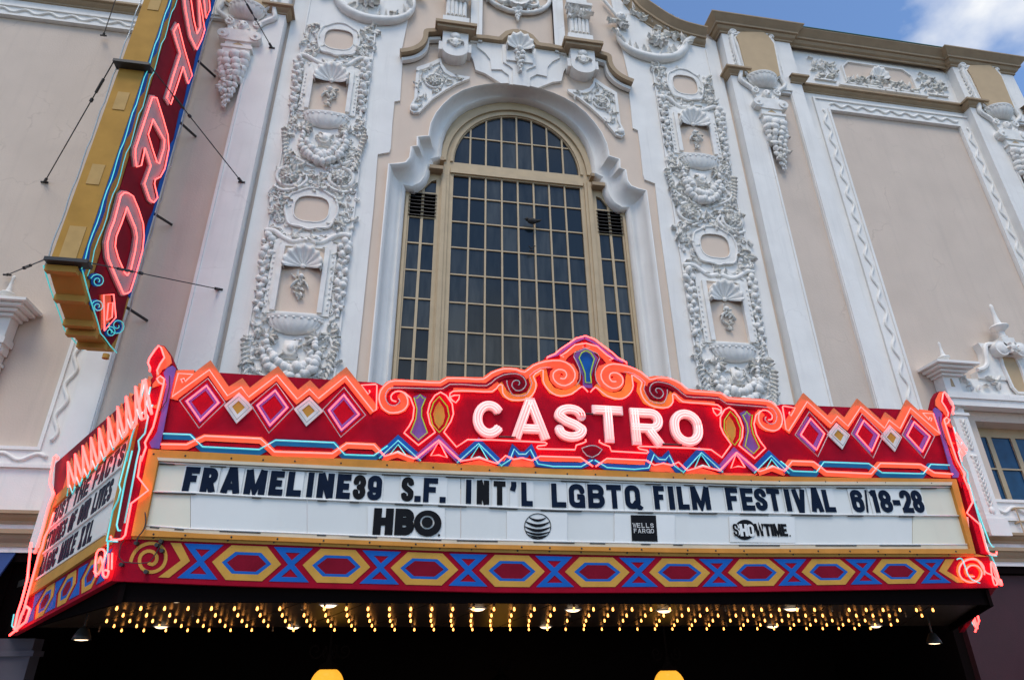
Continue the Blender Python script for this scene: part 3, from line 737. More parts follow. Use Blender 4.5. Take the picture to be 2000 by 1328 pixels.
        mb = MB(T); shell_mesh(mb, x, z, p0 + .02, shw * xs, shh * zs_, 9, .16); mb.build('scallop_shell', RELIEF, nich, True)
        xa, za = q3(*bas0); xb, zb_ = q3(*bas1); hw = (xb - xa) / 2; xm = (ix0 + ix1) / 2
        zb2 = q3((bas0[0] + bas1[0]) / 2, bbot)[1]; zr = (za + zb_) / 2 - .06
        mb = MB(T); basin_mesh(mb, xm, zr, p0, hw * .93, (zr - zb2) * .86, .16); mb.build('shell_basin', RELIEF, nich, 50)
        mb = MB(T)
        px, y0, y1 = pend; za, zb3 = q3(px, y0)[1], q3(px, y1)[1]
        for k in range(16):
            t = k / 15; wv = .17 * (1 - t) ** .8 + .02
            leaf(mb, xm + random.uniform(-1, 1) * wv * .5, za + (zb3 - za) * t, p0 + .03, random.uniform(0, 6.28), .17 * (1 - .4 * t), .03, .05, random.uniform(-1, 1))
        for s_ in (-1, 1): leaf(mb, xm, za - .08, p0 + .03, math.radians(90 + s_ * 115), .3, .035, .06, s_ * .5)
        mb.ball(P3(xm, za - .02, p0 + .06), .06); mb.build('hanging_sprig', RELIEF, nich, True)
    # side garlands of fruit
    for a, b in (((585.5, 114), (571.5, 222)), ((716, 122), (705, 224)), ((526, 460), (503, 612)), ((675, 472), (660, 612))):
        xa, za = q3(*a); xb, zb_ = q3(*b); n = int(abs(zb_ - za) / .068)
        mb = MB(T); mb.tube([P3(xa, za + .08, p0 + .02), P3(xb, zb_ - .1, p0 + .02)], .045, 5); gar = mb.build('fruit_garland', RELIEF, bld)
        for k in range(n):
            t = (k + .5) / n; wv = .125 * (1 - .4 * t); ph = k * 2.4
            x = xa + (xb - xa) * t + wv * .75 * math.sin(ph); z = za + (zb_ - za) * t
            if k % 4 == 3:
                for s_ in (-1, 1): leaf(rel, xa + (xb - xa) * t, z, p0 + .02, math.radians(-90 + s_ * 50), .13, .045, .05, s_ * .5)
            fruit(gar, x, z, p0 + .05 + .03 * math.cos(ph), .085 * random.choice((.75, 1, 1.15)) * (1 - .3 * t), T)
        for k in range(4):
            leaf(rel, xb + random.uniform(-.05, .05), zb_ - .1 - k * .12, p0, math.radians(-90 + random.uniform(-40, 40)), .17, .04, .06, random.uniform(-.8, .8))
    # swags
    for U in (C(450, 0, 3.32, "480,850 470,900 485,950 520,1000 560,1030 600,1042 650,1035 690,1005 720,960 740,910 755,870"), C(430, 380, 3.495, "330,985 315,1050 325,1110 360,1165 420,1205 490,1225 560,1215 610,1180 640,1130 650,1060 650,1000")):
        pts = smooth([(q3(*q)[0], q3(*q)[1], 0) for q in U], 2); n = len(pts)
        mb = MB(T); mb.tube([P3(v.x, v.y, p0 + .02) for v in pts], .05, 5); gar = mb.build('fruit_swag', RELIEF, bld)
        cum = 0
        for k in range(n):
            t = k / (n - 1); big = .10 * (.62 + .6 * math.sin(math.pi * t))
            for s_ in ((-1, 1) if .12 < t < .88 else (0,)):
                v = pts[k]; d = (pts[min(k + 1, n - 1)] - pts[max(k - 1, 0)]).normalized()
                fruit(gar, v.x - d.y * s_ * big * .75 + random.uniform(-.02, .02), v.y + d.x * s_ * big * .75 + random.uniform(-.02, .02), p0 + .06 + random.uniform(0, .05), big * random.uniform(.8, 1.05), T)
        (ux0, uz0), (ux1, uz1) = q3(*U[0]), q3(*U[-1]); zb_ = min(v.y for v in pts); xm = (ux0 + ux1) / 2
        # flanking leaf scrolls and small mask above the swag
        for s_, ux, uz in ((-1, ux0, uz0), (1, ux1, uz1)):
            cord(rel, [(ux + s_ * .02, uz + .05), (ux + s_ * .22, uz + .12), (ux + s_ * .34, uz - .1), (ux + s_ * .32, uz - .5), (ux + s_ * .18, zb_ + .05), (xm + s_ * .14, zb_ - .24)], .04, p0 + .02)
            for k in range(9):
                t = k / 8; leaf(rel, ux + s_ * (.34 - .1 * t), uz - .05 - (uz - zb_) * t, p0 + .01, math.radians(90 - s_ * (60 + 60 * t)), .17, .045, .08, -s_ * .8)
            for k in range(5): leaf(rel, ux, uz + .02, p0 + .03, math.radians(90 + s_ * (-60 + 40 * k)), .2, .045, .09, s_ * .6)
        rel.box((xm - .13, -p0 - .05, uz0 - .42), (xm + .13, -p0, uz0 - .02))
        rel.ball(P3(xm, uz0 - .18, p0 + .06), .075, sc=(1, .7, 1.25))
        for s_ in (-1, 1): leaf(rel, xm, uz0 - .34, p0 + .05, math.radians(90 + s_ * 90), .17, .04, .05, s_ * -.6)
    # paired rosettes with acanthus arms
    for (cx, cy) in C(450, 0, 3.32, "385,1150 715,1160"):
        x, z = q3(cx, cy); s_ = -1 if cx < 620 else 1
        mb = MB(T); rosette(mb, x, z, p0 + .02, .2)
        cord(mb, spiral(x, z, .30, .24, 90, -s_ * .8, 16), .045, p0 + .03, 6)
        mb.build('rosette', RELIEF, bld, True)
        qzone([(cx - 26, cy - 26), (cx + 26, cy - 26), (cx + 26, cy + 28), (cx - 26, cy + 28)], 26, .18)
        cord(rel, [(x - s_ * .28, z + .1), (x - s_ * .38, z - .05), (x - s_ * .2, z - .3), (x + s_ * .1, z - .4), (x + s_ * .3, z - .3)], .045, p0 + .03)
    qzone([(602, 340), (640, 340), (636, 372), (598, 372)], 16, .15)
    # outer edge fillers below basins, panel head
    for qd in ([(566, 232), (584, 232), (576, 262), (556, 262)], [(700, 236), (712, 236), (706, 268), (690, 268)], [(495, 628), (516, 628), (504, 668), (484, 668)], [(648, 630), (664, 630), (660, 672), (640, 672)],
               [(482, 690), (500, 690), (494, 738), (474, 738)], [(640, 690), (660, 690), (656, 745), (634, 745)], [(556, 300), (572, 300), (560, 330), (548, 330)], [(690, 300), (702, 300), (694, 335), (684, 335)]):
        qzone(qd, 15, .17, .045)
    boxes = [(596, 128, 692, 262), (620, 50, 704, 112), (524, 480, 640, 664), (556, 372, 662, 448)]
    cnt = 0
    while cnt < 620:
        py = random.uniform(48, 748); c_ = 650 - (py - 80) * .192; hwid = 66 + (py - 80) * .045
        px = c_ + random.uniform(-1, 1) * hwid * 1.12
        if any(b[0] < px < b[2] and b[1] < py < b[3] for b in boxes): continue
        cnt += 1; x, z = q3(px, py)
        if not (pl0 + .06 < x < pl1 - .06): continue
        k = random.random()
        if k < .25: cord(rel, spiral(x, z, .075, .015, random.uniform(0, 360), random.choice((-1.3, 1.3)), 9), .016, p0 + .015, 5, sm=0)
        elif k < .35: rel.ball(P3(x, z, p0 + .02), random.uniform(.025, .05), n=6, m=4)
        else: leaf(rel, x, z, p0, random.uniform(0, 6.28), random.uniform(.09, .17), random.uniform(.025, .045), random.uniform(.035, .07), random.uniform(-1.5, 1.5))
    stuff(rel.build('leaf_relief', RELIEF, bld, True))
    # crescent acanthus scroll with rosette and cherub mask at the panel head (measured on the right side)
    def g3(px, py): v = mir(fx(px, py, .12)); return v.x, v.z
    cres = C(1160, 0, 3.32, "150,195 160,250 200,305 260,345 330,370 400,385 470,385 540,365 580,325 590,285 610,265 690,240")
    pts = smooth([(*g3(*q), 0) for q in cres], 3)
    nn = len(pts)
    mb = MB(T); mb.tube([P3(v.x, v.y, p0 + .05) for v in pts], [.05 + .09 * math.sin(math.pi * i / nn) for i in range(nn)], 7)
    mb.tube([P3(v.x + .05, v.y + .16, p0 + .03) for v in pts[4:-5]], .05, 6)
    for k in range(14):
        v = pts[int(3 + k * (nn - 8) / 14)]; leaf(mb, v.x, v.y + .05, p0 + .06, math.radians(90 + random.uniform(-50, 50)), .28, .06, .1, random.uniform(-.7, .7))
    mb.build('acanthus_crescent', RELIEF, bld, True)
    x, z = g3(1283.5, 80); mb = MB(T); rosette(mb, x, z, p0 + .05, .33); mb.build('rosette', RELIEF, bld, True)
    x, z = g3(1211, 39); mb = MB(T)
    mb.ball(P3(x, z, p0 + .12), .12, sc=(1, .9, 1.2)); mb.ball(P3(x, z + .06, p0 + .1), .145, sc=(1.05, .8, .9)); mb.ball(P3(x, z - .02, p0 + .23), .025)
    for s_ in (-1, 1): mb.ball(P3(x + s_ * .045, z + .02, p0 + .21), .02, n=6, m=4)
    for k in range(10): leaf(mb, x + random.uniform(-.2, .2), z - .1, p0 + .04, random.uniform(3, 6.3), .3, .07, .1, random.uniform(-1, 1))
    mb.build('cherub_mask', RELIEF, bld, True)
    mb = MB(T)
    for _ in range(46):
        a = random.random(); b = random.random(); x, z = g3(1225 + a * 110 + b * 20, -10 + a * 62 + b * 44)
        leaf(mb, x, z, p0, random.uniform(0, 6.28), .26, .06, .1, random.uniform(-1.2, 1.2))
    cord(mb, [g3(*q) for q in C(1160, 0, 3.32, "60,0 110,60 150,110")], .05, p0 + .04)
    cord(mb, [g3(*q) for q in C(1160, 0, 3.32, "260,40 330,110 430,160 560,215 680,240")], .05, p0 + .04)
    stuff(mb.build('leaf_relief', RELIEF, bld, True))

# ---- hood moulding, brackets, keystone and spandrel panels over the window (left half measured, right mirrored)
def h3(q, p): v = fx(*q, p); return v.x, v.z
for T, sg in SIDES:
    path = [h3(q, .25) for q in C(740, 0, 3.32, "140,338 200,330 250,312 285,285 302,250 308,212 345,206 392,204")]
    mb = MB(T); flat(mb, strokes([(v.x, v.y) for v in smooth([(a, b, 0) for a, b in path], 3)], .13), lambda u, v: P3(u, v, .30), (0, .25, 0))
    mb.build('hood_moulding', TAN, bld); mb = MB(T)
    path2 = [h3(q, .2) for q in C(740, 0, 3.32, "600,245 700,252 770,262 788,262")] + [h3(q, .2) for q in C(740, 0, 3.32, "800,250 830,224 870,213 900,212")]
    path2[-1] = (XC, path2[-1][1])
    flat(mb, strokes(path2, .13), lambda u, v: P3(u, v, .26), (0, .2, 0))
    mb.build('hood_moulding', TAN, bld)
    mb = MB(T); flat(mb, strokes([(v.x, v.y) for v in smooth([(a + .05, b - .15, 0) for a, b in path], 3)], .1), lambda u, v: P3(u, v, .17), (0, .12, 0)); mb.build('hood_fillet', WHITE, bld)
    # bracket
    (bx0, bz1), (bx1, _), (bxm, bzb) = h3(C(740, 0, 3.32, "405,215")[0], .3), h3(C(740, 0, 3.32, "590,225")[0], .3), h3(C(740, 0, 3.32, "490,370")[0], .3)
    bxm = (bx0 + bx1) / 2; bw = (bx1 - bx0) / 2
    mb = MB(T)
    pr = [(bx0 + .04, bz1 + .05), (bx1 - .04, bz1 + .05), (bx1 - .04, bzb + bw * .75)] + [(bxm + (bw - .04) * math.cos(math.radians(-a)), bzb + bw * .75 - bw * .75 * math.sin(math.radians(a))) for a in range(15, 180, 15)] + [(bx0 + .04, bzb + bw * .75)]
    mb.prism([P3(a, b, .34) for a, b in pr], (0, .34, 0))
    for s_ in (-1, 1): mb.box((bxm + s_ * bw - .05, -.3, bzb + bw * .6), (bxm + s_ * bw + .05, 0, bzb + bw * .6 + .3))
    brk = mb.build('bracket', WHITE, bld)
    mb = MB(T); mb.ball(P3(bxm, bz1 - .12, .36), .12, sc=(1.2, .5, 1)); mb.ball(P3(bxm, bz1 - .34, .36), .10, sc=(1, .6, 1.4)); mb.ball(P3(bxm, bz1 - .48, .38), .05)
    for s_ in (-1, 1): leaf(mb, bxm, bz1 - .3, .34, math.radians(90 + s_ * 60), .26, .06, .06, s_); leaf(mb, bxm, bz1 - .45, .34, math.radians(90 + s_ * 110), .2, .05, .06, -s_)
    mb.build('bracket_mask', RELIEF, brk, True)
    mb = MB(T); mb.box((bxm - bw - .12, -.48, bz1 + .05), (bxm + bw + .12, -.05, bz1 + .14)); mb.box((bxm - bw - .17, -.54, bz1 + .14), (bxm + bw + .17, -.05, bz1 + .24)); mb.build('bracket_cap', TAN, brk)
    # pedestal and fluted pilaster with capital above the bracket
    (nx, nz) = h3(C(740, 0, 3.32, "590,200")[0], .2)
    mb = MB(T); mb.box((bxm - bw + .02, -.3, bz1 + .24), (bxm + bw - .02, 0, bz1 + .72)); mb.box((bxm - bw + .1, -.26, bz1 + .72), (bxm + bw - .1, 0, 21.2)); mb.build('attic_pilaster', WHITE, bld)
    mb = MB(T)
    for k in range(5):
        xx = bxm - bw + .16 + k * (2 * bw - .32) / 4
        mb.tube([P3(xx, bz1 + .8, .27), P3(xx, bz1 + 1.35, .27)], .05, 6)
    for k in range(3): mb.box((bxm - bw + .06 - k * .03, -.33 - k * .05, bz1 + 1.4 + k * .2), (bxm + bw - .06 + k * .03, -.2, bz1 + 1.5 + k * .2))
    for k in range(14): leaf(mb, bxm + random.uniform(-bw, bw) * .7, bz1 + random.uniform(1.3, 1.6), .3, math.radians(90 + random.uniform(-60, 60)), .25, .06, .1, random.uniform(-1, 1))
    mb.build('pilaster_capital', RELIEF, bld, 40)
    xq = h3(C(740, 0, 3.32, "668,200")[0], .1)[0]
    mb = MB(T); mb.box((bxm + bw + .03, -.16, bz1 + .0), (xq, -.05, 21.2)); mb.box((xq - .1, -.2, bz1), (xq, -.05, 21.2)); mb.build('niche_jamb', WHITE, bld)
    # stepped keystone apron
    for txt, p, in (("578,330 612,392 628,455 690,478 790,540 850,552", .10), ("638,305 690,345 722,385 730,450 795,452 842,488 848,548", .145), ("800,300 806,402 850,430 868,445 870,548", .19)):
        pts = [h3(q, p) for q in C(740, 0, 3.32, txt)]
        top = h3(C(740, 0, 3.32, "700,275")[0], p)[1]
        mb = MB(T); mb.prism([P3(a, b, p) for a, b in [(pts[0][0], top)] + pts + [(XC, pts[-1][1])] + [(XC, top)]], (0, .08, 0)); mb.build('keystone_apron', WHITE, bld)
    # spandrel panel
    out_ = [h3(q, .1) for q in C(740, 0, 3.32, "245,437 330,408 400,376 412,415 440,455 490,485 590,498 585,512 510,540 430,585 350,640 290,700 262,728 225,732 200,712 205,680 228,640 236,540")]
    cxm = sum(a for a, b in out_) / len(out_); czm = sum(b for a, b in out_) / len(out_)
    inn_ = [(cxm + (a - cxm) * .84, czm + (b - czm) * .84) for a, b in out_]
    mb = MB(T); flat(mb, [out_], lambda u, v: P3(u, v, .10), (0, .08, 0), [inn_]); flat(mb, [inn_], lambda u, v: P3(u, v, .055), (0, .03, 0))
    spd = mb.build('spandrel_panel', WHITE, bld)
    mb = MB(T); rx, rz = h3(C(740, 0, 3.32, "362,528")[0], .1); rosette(mb, rx, rz, .07, .17); cord(mb, spiral(rx, rz, .26, .2, 60, .8, 14), .03, .08)
    cnt = 0
    while cnt < 42:
        x = random.uniform(min(a for a, b in inn_), max(a for a, b in inn_)); z = random.uniform(min(b for a, b in inn_), max(b for a, b in inn_))
        if inside((x, z), inn_):
            cnt += 1
            if random.random() < .3: cord(mb, spiral(x, z, .07, .015, random.uniform(0, 360), 1.2, 9), .016, .08, 5, sm=0)
            else: leaf(mb, x, z, .055, random.uniform(0, 6.28), .16, .035, .06, random.uniform(-1.3, 1.3))
    sx, sz = h3(C(740, 0, 3.32, "232,700")[0], .1); mb.ball(P3(sx, sz, .12), .1, sc=(1, .5, 1))
    stuff(mb.build('spandrel_relief', RELIEF, spd, True))
# keystone shell and berry drop, niche cartouche
kx, kz = XC, h3(C(740, 0, 3.32, "893,318")[0], .25)[1]
ks = MB(); ks.box((XC - .36, -.24, kz - .45), (XC + .36, -.1, kz + .1)); ks = ks.build('keystone', WHITE, bld)
mb = MB(); shell_mesh(mb, kx, kz, .24, .36, .42, 7, .16); mb.build('scallop_shell', RELIEF, ks, True)
drop = MB(); drop.tube([P3(kx, kz - .08, .25), P3(kx, kz - .85, .25)], .06, 5); drop = drop.build('berry_drop', RELIEF, bld)
for k in range(22):
    t = k / 21; wv = .13 * (1 - abs(t - .2) * 1.1)
    fruit(drop, kx + wv * .8 * math.sin(k * 2.4), kz - .06 - .82 * t, .28 + .05 * math.cos(k * 2.4), .075 * (1 - .5 * t), None, 'berry')
mb = MB(); mb.prism([P3(XC - .98, kz + .5, .03), P3(XC + .98, kz + .5, .03), P3(XC + .98, 21.2, .03), P3(XC - .98, 21.2, .03)], (0, .02, 0)); mb.build('niche_back', PEACH, bld)
mb = MB(); cz = zf(1000, 3, .15) + .35
mb.tube([P3(XC + .95 * math.cos(a * math.pi / 12), cz + .75 * math.sin(a * math.pi / 12), .12) for a in range(24)], .07, 6, True)
shell_mesh(mb, XC, cz - .25, .1, .35, -.3, 7, .12)
for s_ in (-1, 1):
    cord(mb, spiral(XC + s_ * .45, cz - .25, .25, .05, 90, s_ * 1.3, 18), .05, .14)
    for k in range(9): leaf(mb, XC + s_ * (.2 + k * .07), cz - .5 + random.uniform(-.1, .3), .08, random.uniform(3, 6.2), .25, .06, .08, random.uniform(-1, 1))
stuff(mb.build('niche_cartouche', RELIEF, bld, True))
drop = MB(); dz = zf(1000, 14, .15); drop.tube([P3(XC, dz, .1), P3(XC, dz - .5, .1)], .04, 5); drop = drop.build('berry_drop', RELIEF, bld)
for k in range(12):
    t = k / 11; fruit(drop, XC + .13 * (1 - t) * math.sin(k * 2.4), dz - .5 * t, .14, .085 * (1 - .5 * t), None, 'berry')

# ---- pilasters with recessed beige strips, pendants, strings, cornices, side bays
PP = .30
pa, pb = xf(1528.8, 600, PP), xf(1564, 160, PP)            # left / right edge of the giant pilaster
sa, sb = xf(1576, 600, .22), xf(1648.7, 580, .22)          # recessed strip
zst = zf(1500, 178, .25)
zc_top = 19.45                                             # cornice lip
zstr = 17.42
PIL2 = xf(1895, 212, PP) - pa                              # shift to the outer pilaster
def cornice_run(mb, x0, x1, p, z, prof):
    rows = [[(x0, -(p + a), z + b) for a, b in prof], [(x1, -(p + a), z + b) for a, b in prof]]
    mb.grid([[Vector(v) for v in r] for r in rows])
def cornice_block(mb, x0, x1, p, z, prof):
    rows = [[Vector((x0 - a, 0.1, z + b)) for a, b in prof], [Vector((x0 - a, -(p + a), z + b)) for a, b in prof],
            [Vector((x1 + a, -(p + a), z + b)) for a, b in prof], [Vector((x1 + a, 0.1, z + b)) for a, b in prof]]
    mb.grid(rows)
PROF = [(0, -.50), (.04, -.50), (.04, -.44), (.10, -.40), (.13, -.34), (.14, -.29), (.19, -.29), (.19, -.22), (.26, -.14), (.32, -.07), (.35, -.04), (.35, 0.0), (0, .0), (-.1, .02)]
SPROF = [(0, -.22), (.03, -.22), (.03, -.17), (.09, -.12), (.12, -.08), (.12, -.06), (.18, -.06), (.18, .0), (0, .02)]
def pendant(T, dx, parent):
    """tan tablet, shell basin, mask, scrolled block and cone of fruit hanging on a pilaster"""
    def k3(px, py, p=.42): v = fx(px, py, p); return v.x + dx, v.z
    p0 = PP
    tab = [k3(*q) for q in C(1160, 0, 3.32, "922,240 950,210 1100,212 1130,235 1165,285 1205,492 1185,500 1010,482 985,455 940,280")]
    mb = MB(T); mb.prism([P3(a, b, p0 + .13) for a, b in tab], (0, .13, 0)); t_ = mb.build('tan_tablet', TANP, parent)
    cx = sum(a for a, b in tab) / len(tab); cz = sum(b for a, b in tab) / len(tab)
    mb = MB(T)
    xm = (k3(1459, 150)[0] + k3(1522, 155)[0]) / 2
    mb.tube([P3(a + (a - cx) * .05, b, p0 + .06) for a, b in tab], .05, 5, True)
    for s_ in (-1, 1):
        z0, z1 = max(b for a, b in tab), min(b for a, b in tab); hw = .56
        cord(mb, [(xm + s_ * hw, z0 - .1), (xm + s_ * (hw + .1), z0 - .5), (xm + s_ * (hw + .05), z1 + .2), (xm + s_ * (hw + .12), z1 - .2), (xm + s_ * (hw - .1), z1 - .42), (xm + s_ * .3, z1 - .62)], .07, p0 + .05)
        for k in range(9): leaf(mb, xm + s_ * (hw + .1), z0 - .2 - k * .18, p0, math.radians(90 - s_ * 40), .16, .05, .08, s_ * .7)
        cord(mb, spiral(xm + s_ * (hw), z0 - .12, .14, .04, 0, s_ * 1.2, 12), .04, p0 + .08)
    mb.build('tablet_frame', RELIEF, parent, True)
    (xa, za), (xb, zb_), (_, zbb) = k3(*C(1160, 0, 3.32, "1012,488")[0]), k3(*C(1160, 0, 3.32, "1207,515")[0]), k3(*C(1160, 0, 3.32, "1115,562")[0])
    mb = MB(T); basin_mesh(mb, xm, (za + zb_) / 2 - .06, p0, (xb - xa) / 2 * .92, ((za + zb_) / 2 - zbb) * .9, .3); mb.build('shell_basin', RELIEF, parent, 50)
    zm0, zm1, zm2, zm3, zm4, ztip = [k3(*C(1160, 0, 3.32, q)[0])[1] for q in ("1130,575", "1140,655", "1150,712", "1170,748", "1175,772", "1268,1095")]
    mb = MB(T)
    mb.prism([P3(xm - .42, zm0, p0 + .09), P3(xm - .3, zm1, p0 + .09), P3(xm + .3, zm1, p0 + .09), P3(xm + .42, zm0, p0 + .09)], (0, .09, 0))
    mb.ball(P3(xm, (zm0 + zm1) / 2, p0 + .1), .14, sc=(1, .7, 1.3)); mb.ball(P3(xm, (zm0 + zm1) / 2 - .04, p0 + .2), .035)
    for s_ in (-1, 1):
        mb.ball(P3(xm + s_ * .06, (zm0 + zm1) / 2 + .06, p0 + .17), .03, n=6, m=4)
        cord(mb, spiral(xm + s_ * .34, zm0 - .12, .12, .03, 90, s_ * 1.3, 12), .035, p0 + .1)
        leaf(mb, xm, zm1 + .05, p0 + .1, math.radians(90 + s_ * 100), .22, .045, .05, s_ * -.6)
    mb.build('mask', RELIEF, parent, True)
    mb = MB(T)
    hw = .44
    pts = [(xm - hw, zm1 - .05), (xm - hw * .8, zm1 + .05), (xm + hw * .8, zm1 + .05), (xm + hw, zm1 - .05), (xm + hw * 1.05, zm2 + .05), (xm + hw * .55, zm2), (xm - hw * .55, zm2), (xm - hw * 1.05, zm2 + .05)]
    mb.prism([P3(a, b, p0 + .16) for a, b in pts], (0, .16, 0))
    for s_ in (-1, 1): mb.tube([P3(xm + s_ * hw * .85, zm1 - .14, p0 - .0), P3(xm + s_ * hw * .85, zm1 - .14, p0 + .19)], .14, 12); mb.ball(P3(xm + s_ * hw * .85, zm1 - .14, p0 + .19), .05, n=6, m=4)
    mb.prism([P3(xm - .3, zm2, p0 + .12), P3(xm + .3, zm2, p0 + .12), P3(xm + .3, zm3, p0 + .12), P3(xm - .3, zm3, p0 + .12)], (0, .12, 0))
    mb.box((xm - .36, -p0 - .18, zm3 - .06), (xm + .36, -p0, zm3 + .02)); mb.box((xm - .31, -p0 - .15, zm4 - .1), (xm + .31, -p0, zm3 - .06))
    blk = mb.build('scrolled_block', RELIEF, parent, 40)
    mb = MB(T); zd = (zm2 + zm3) / 2; mb.prism([P3(xm - .12, zd, p0 + .128), P3(xm, zd - .08, p0 + .128), P3(xm + .12, zd, p0 + .128), P3(xm, zd + .08, p0 + .128)], (0, .006, 0)); mb.build('tan_lozenge', TANP, blk)
    mb = MB(T); zt = zm4 - .1
    rows = []
    for i in range(9):
        t = i / 8; r = .27 * (1 - t) ** .8 + .015
        rows.append([P3(xm + r * math.cos(math.pi * j / 8), zt + (ztip - zt) * t, p0 + .02 + r * .55 * math.sin(math.pi * j / 8)) for j in range(9)])
    mb.grid(rows); con = mb.build('fruit_cone', RELIEF, parent)
    n = 40
    for i in range(n):
        t = (i / n) ** .92; r = .30 * (1 - t) ** .8 + .02; a = (i * 2.4) % math.pi
        fruit(con, xm + r * .95 * math.cos(a), zt + (ztip - zt) * t, p0 + .03 + r * .6 * math.sin(a), .115 * (1 - t) + .028, T, 'berry')
    mb = MB(T)
    for i in range(16):
        t = random.random() * .8; r = .3 * (1 - t) ** .8; a = random.uniform(.2, 2.9)
        leaf(mb, xm + r * math.cos(a), zt + (ztip - zt) * t, p0 + .04 + r * .5 * math.sin(a), math.radians(random.uniform(200, 340)), .17, .05, .07, random.uniform(-.8, .8))
    stuff(mb.build('cone_leaf', RELIEF, con, True))
def wavy(mb, x0, z0, x1, z1, p, amp, n):
    L = math.hypot(x1 - x0, z1 - z0); ux, uz = (x1 - x0) / L, (z1 - z0) / L
    k = n * 10
    mb.tube([P3(x0 + ux * L * i / k - uz * amp * math.sin(2 * math.pi * n * i / k), z0 + uz * L * i / k + ux * amp * math.sin(2 * math.pi * n * i / k), p) for i in range(k + 1)], .036, 6)
# frame of the side bay
fi0R, fi1, fztR = xf(1733.6, 580, .08), xf(1929.5, 380, .08), zf(1700, 226.5, .08)
for T, sg in SIDES:
    for dx in ((0, PIL2) if sg == 1 else (0, PIL2)):
        out_of_view = (sg == -1 and dx > 0)
        mb = MB(T)
        x0, x1 = pa + dx, pb + dx; s0, s1 = sa + dx, sb + dx
        flat(mb, [[(x0, ZB + .02), (x1, ZB + .02), (x1, 19.1), (x0, 19.1)]], lambda u, v: P3(u, v, PP), (0, PP, 0), [[(s0, ZB + .5), (s1, ZB + .5), (s1, zst), (s0, zst)]])
        for xx in (s0 - .07, s1 + .02): mb.box((xx, -PP - .03, ZB + .5), (xx + .05, -PP, zst))
        pil = mb.build('giant_pilaster', WHITE, bld)
        mb = MB(T); mb.prism([P3(s0, ZB + .5, .22), P3(s1, ZB + .5, .22), P3(s1, zst, .22), P3(s0, zst, .22)], (0, .2, 0)); mb.build('recessed_strip', BEIGE, pil)
        mb = MB(T); mb.box((s0 - .05, -PP - .06, zst), (s1 + .05, -PP + .02, zst + .07)); mb.box((s0 + .0, -PP - .02, zst - .08), (s1, -.23, zst)); mb.build('strip_head', WHITE, pil)
        if not out_of_view: pendant(T, dx, bld)
        xm = (x0 + x1) / 2
        mb = MB(T); cornice_block(mb, x0 - .03, x1 + .03, PP, zc_top - .02, PROF); mb.build('cornice', TAN, bld)
        mb = MB(T)
        for (a, b) in ((x0, x0 + .58), (x1 - .36, x1)):
            left = a == x0
            r = [[Vector((a - c if left else a, -(0.06 if left else PP + c), zstr + d)) for c, d in SPROF], [Vector((a - c if left else a, -(PP + c), zstr + d)) for c, d in SPROF],
                 [Vector((b if left else b + c, -(PP + c), zstr + d)) for c, d in SPROF], [Vector((b if left else b + c, -(PP + c if left else 0.06), zstr + d)) for c, d in SPROF]]
            o_ = MB(T); o_.grid(r); o_.build('string_course', TAN, bld)
    # bay between the pilasters
    fi0, fzt, fw, fb = (fi0R, fztR, .46, 4.95) if sg > 0 else (2 * XC + 6.27, 16.19, .38, 5.42)
    x0, x1 = pb, pa + PIL2
    mb = MB(T); cornice_run(mb, x0, x1, 0.16, zc_top, PROF); mb.build('cornice', TAN, bld)
    mb = MB(T); mb.box((x0, -.53, zc_top + .004), (x1, .1, zc_top + .025)); mb.build('cornice_flashing', COPPER, bld)
    mb = MB(T); cornice_run(mb, x0, x1, 0.05, zstr - (.42 if sg < 0 else 0), SPROF); mb.build('string_course', TAN, bld)
    mb = MB(T)
    flat(mb, [[(x0, 4.7), (x1, 4.7), (x1, 19.0), (x0, 19.0)]], lambda u, v: P3(u, v, .05), (0, .05, 0), [[(fi0 - fw, fb), (fi1 + fw, fb), (fi1 + fw, fzt + fw), (fi0 - fw, fzt + fw)]])
    mb.build('bay_border', WHITE, bld)
    mb = MB(T)
    flat(mb, [[(fi0 - fw, fb), (fi1 + fw, fb), (fi1 + fw, fzt + fw), (fi0 - fw, fzt + fw)]], lambda u, v: P3(u, v, .075), (0, .07, 0), [[(fi0, fb + fw), (fi1, fb + fw), (fi1, fzt), (fi0, fzt)]])
    for (a, b, c, d) in ((fi0 - .07, fb + fw - .07, fi1 + .07, fzt + .07), (fi0 - fw, fb, fi1 + fw, fzt + fw)):
        for e in ((a, b, a + .06, d), (c - .06, b, c, d), (a + .06, d - .06, c - .06, d), (a + .06, b, c - .06, b + .06)):
            mb.box((e[0], -.11, e[1]), (e[2], -.07, e[3]))
    frm = mb.build('bay_frame', WHITE, bld)
    mb = MB(T)
    wavy(mb, fi0 + .05, fzt + fw / 2, fi1 - .0, fzt + fw / 2, .085, .06, 9)
    o_ = mb.build('running_wave', RELIEF, frm, True)
    mb = MB(T); wavy(mb, fi0 - fw / 2, fb + fw + .1, fi0 - fw / 2, fzt, .085, .06, 17); mb.build('running_wave', RELIEF, frm, True)
    mb = MB(T); wavy(mb, fi1 + fw / 2, fb + fw + .1, fi1 + fw / 2, fzt, .085, .06, 17); mb.build('running_wave', RELIEF, frm, True)
    mb = MB(T); wavy(mb, fi0 - .2, fb + fw / 2, fi1 + .2, fb + fw / 2, .085, .06, 9); mb.build('running_wave', RELIEF, frm, True)
    # frieze relief
    fr = [h3(q, .06) for q in C(1540, 0, 3.32, "330,400 780,465 815,500 828,590 385,545 350,460")]
    zt_, zb_ = max(fr[0][1], fr[1][1]), min(fr[3][1], fr[4][1]); fx0, fx1 = fr[4][0] - .1, fr[3][0]
    fx0 = min(fr[0][0], fr[4][0]); 
    pts = [(fx0, zb_), (fx1, zb_), (fx1, zt_ - .25), (fx1 - .25, zt_), (fx0 + .25, zt_), (fx0, zt_ - .25)]
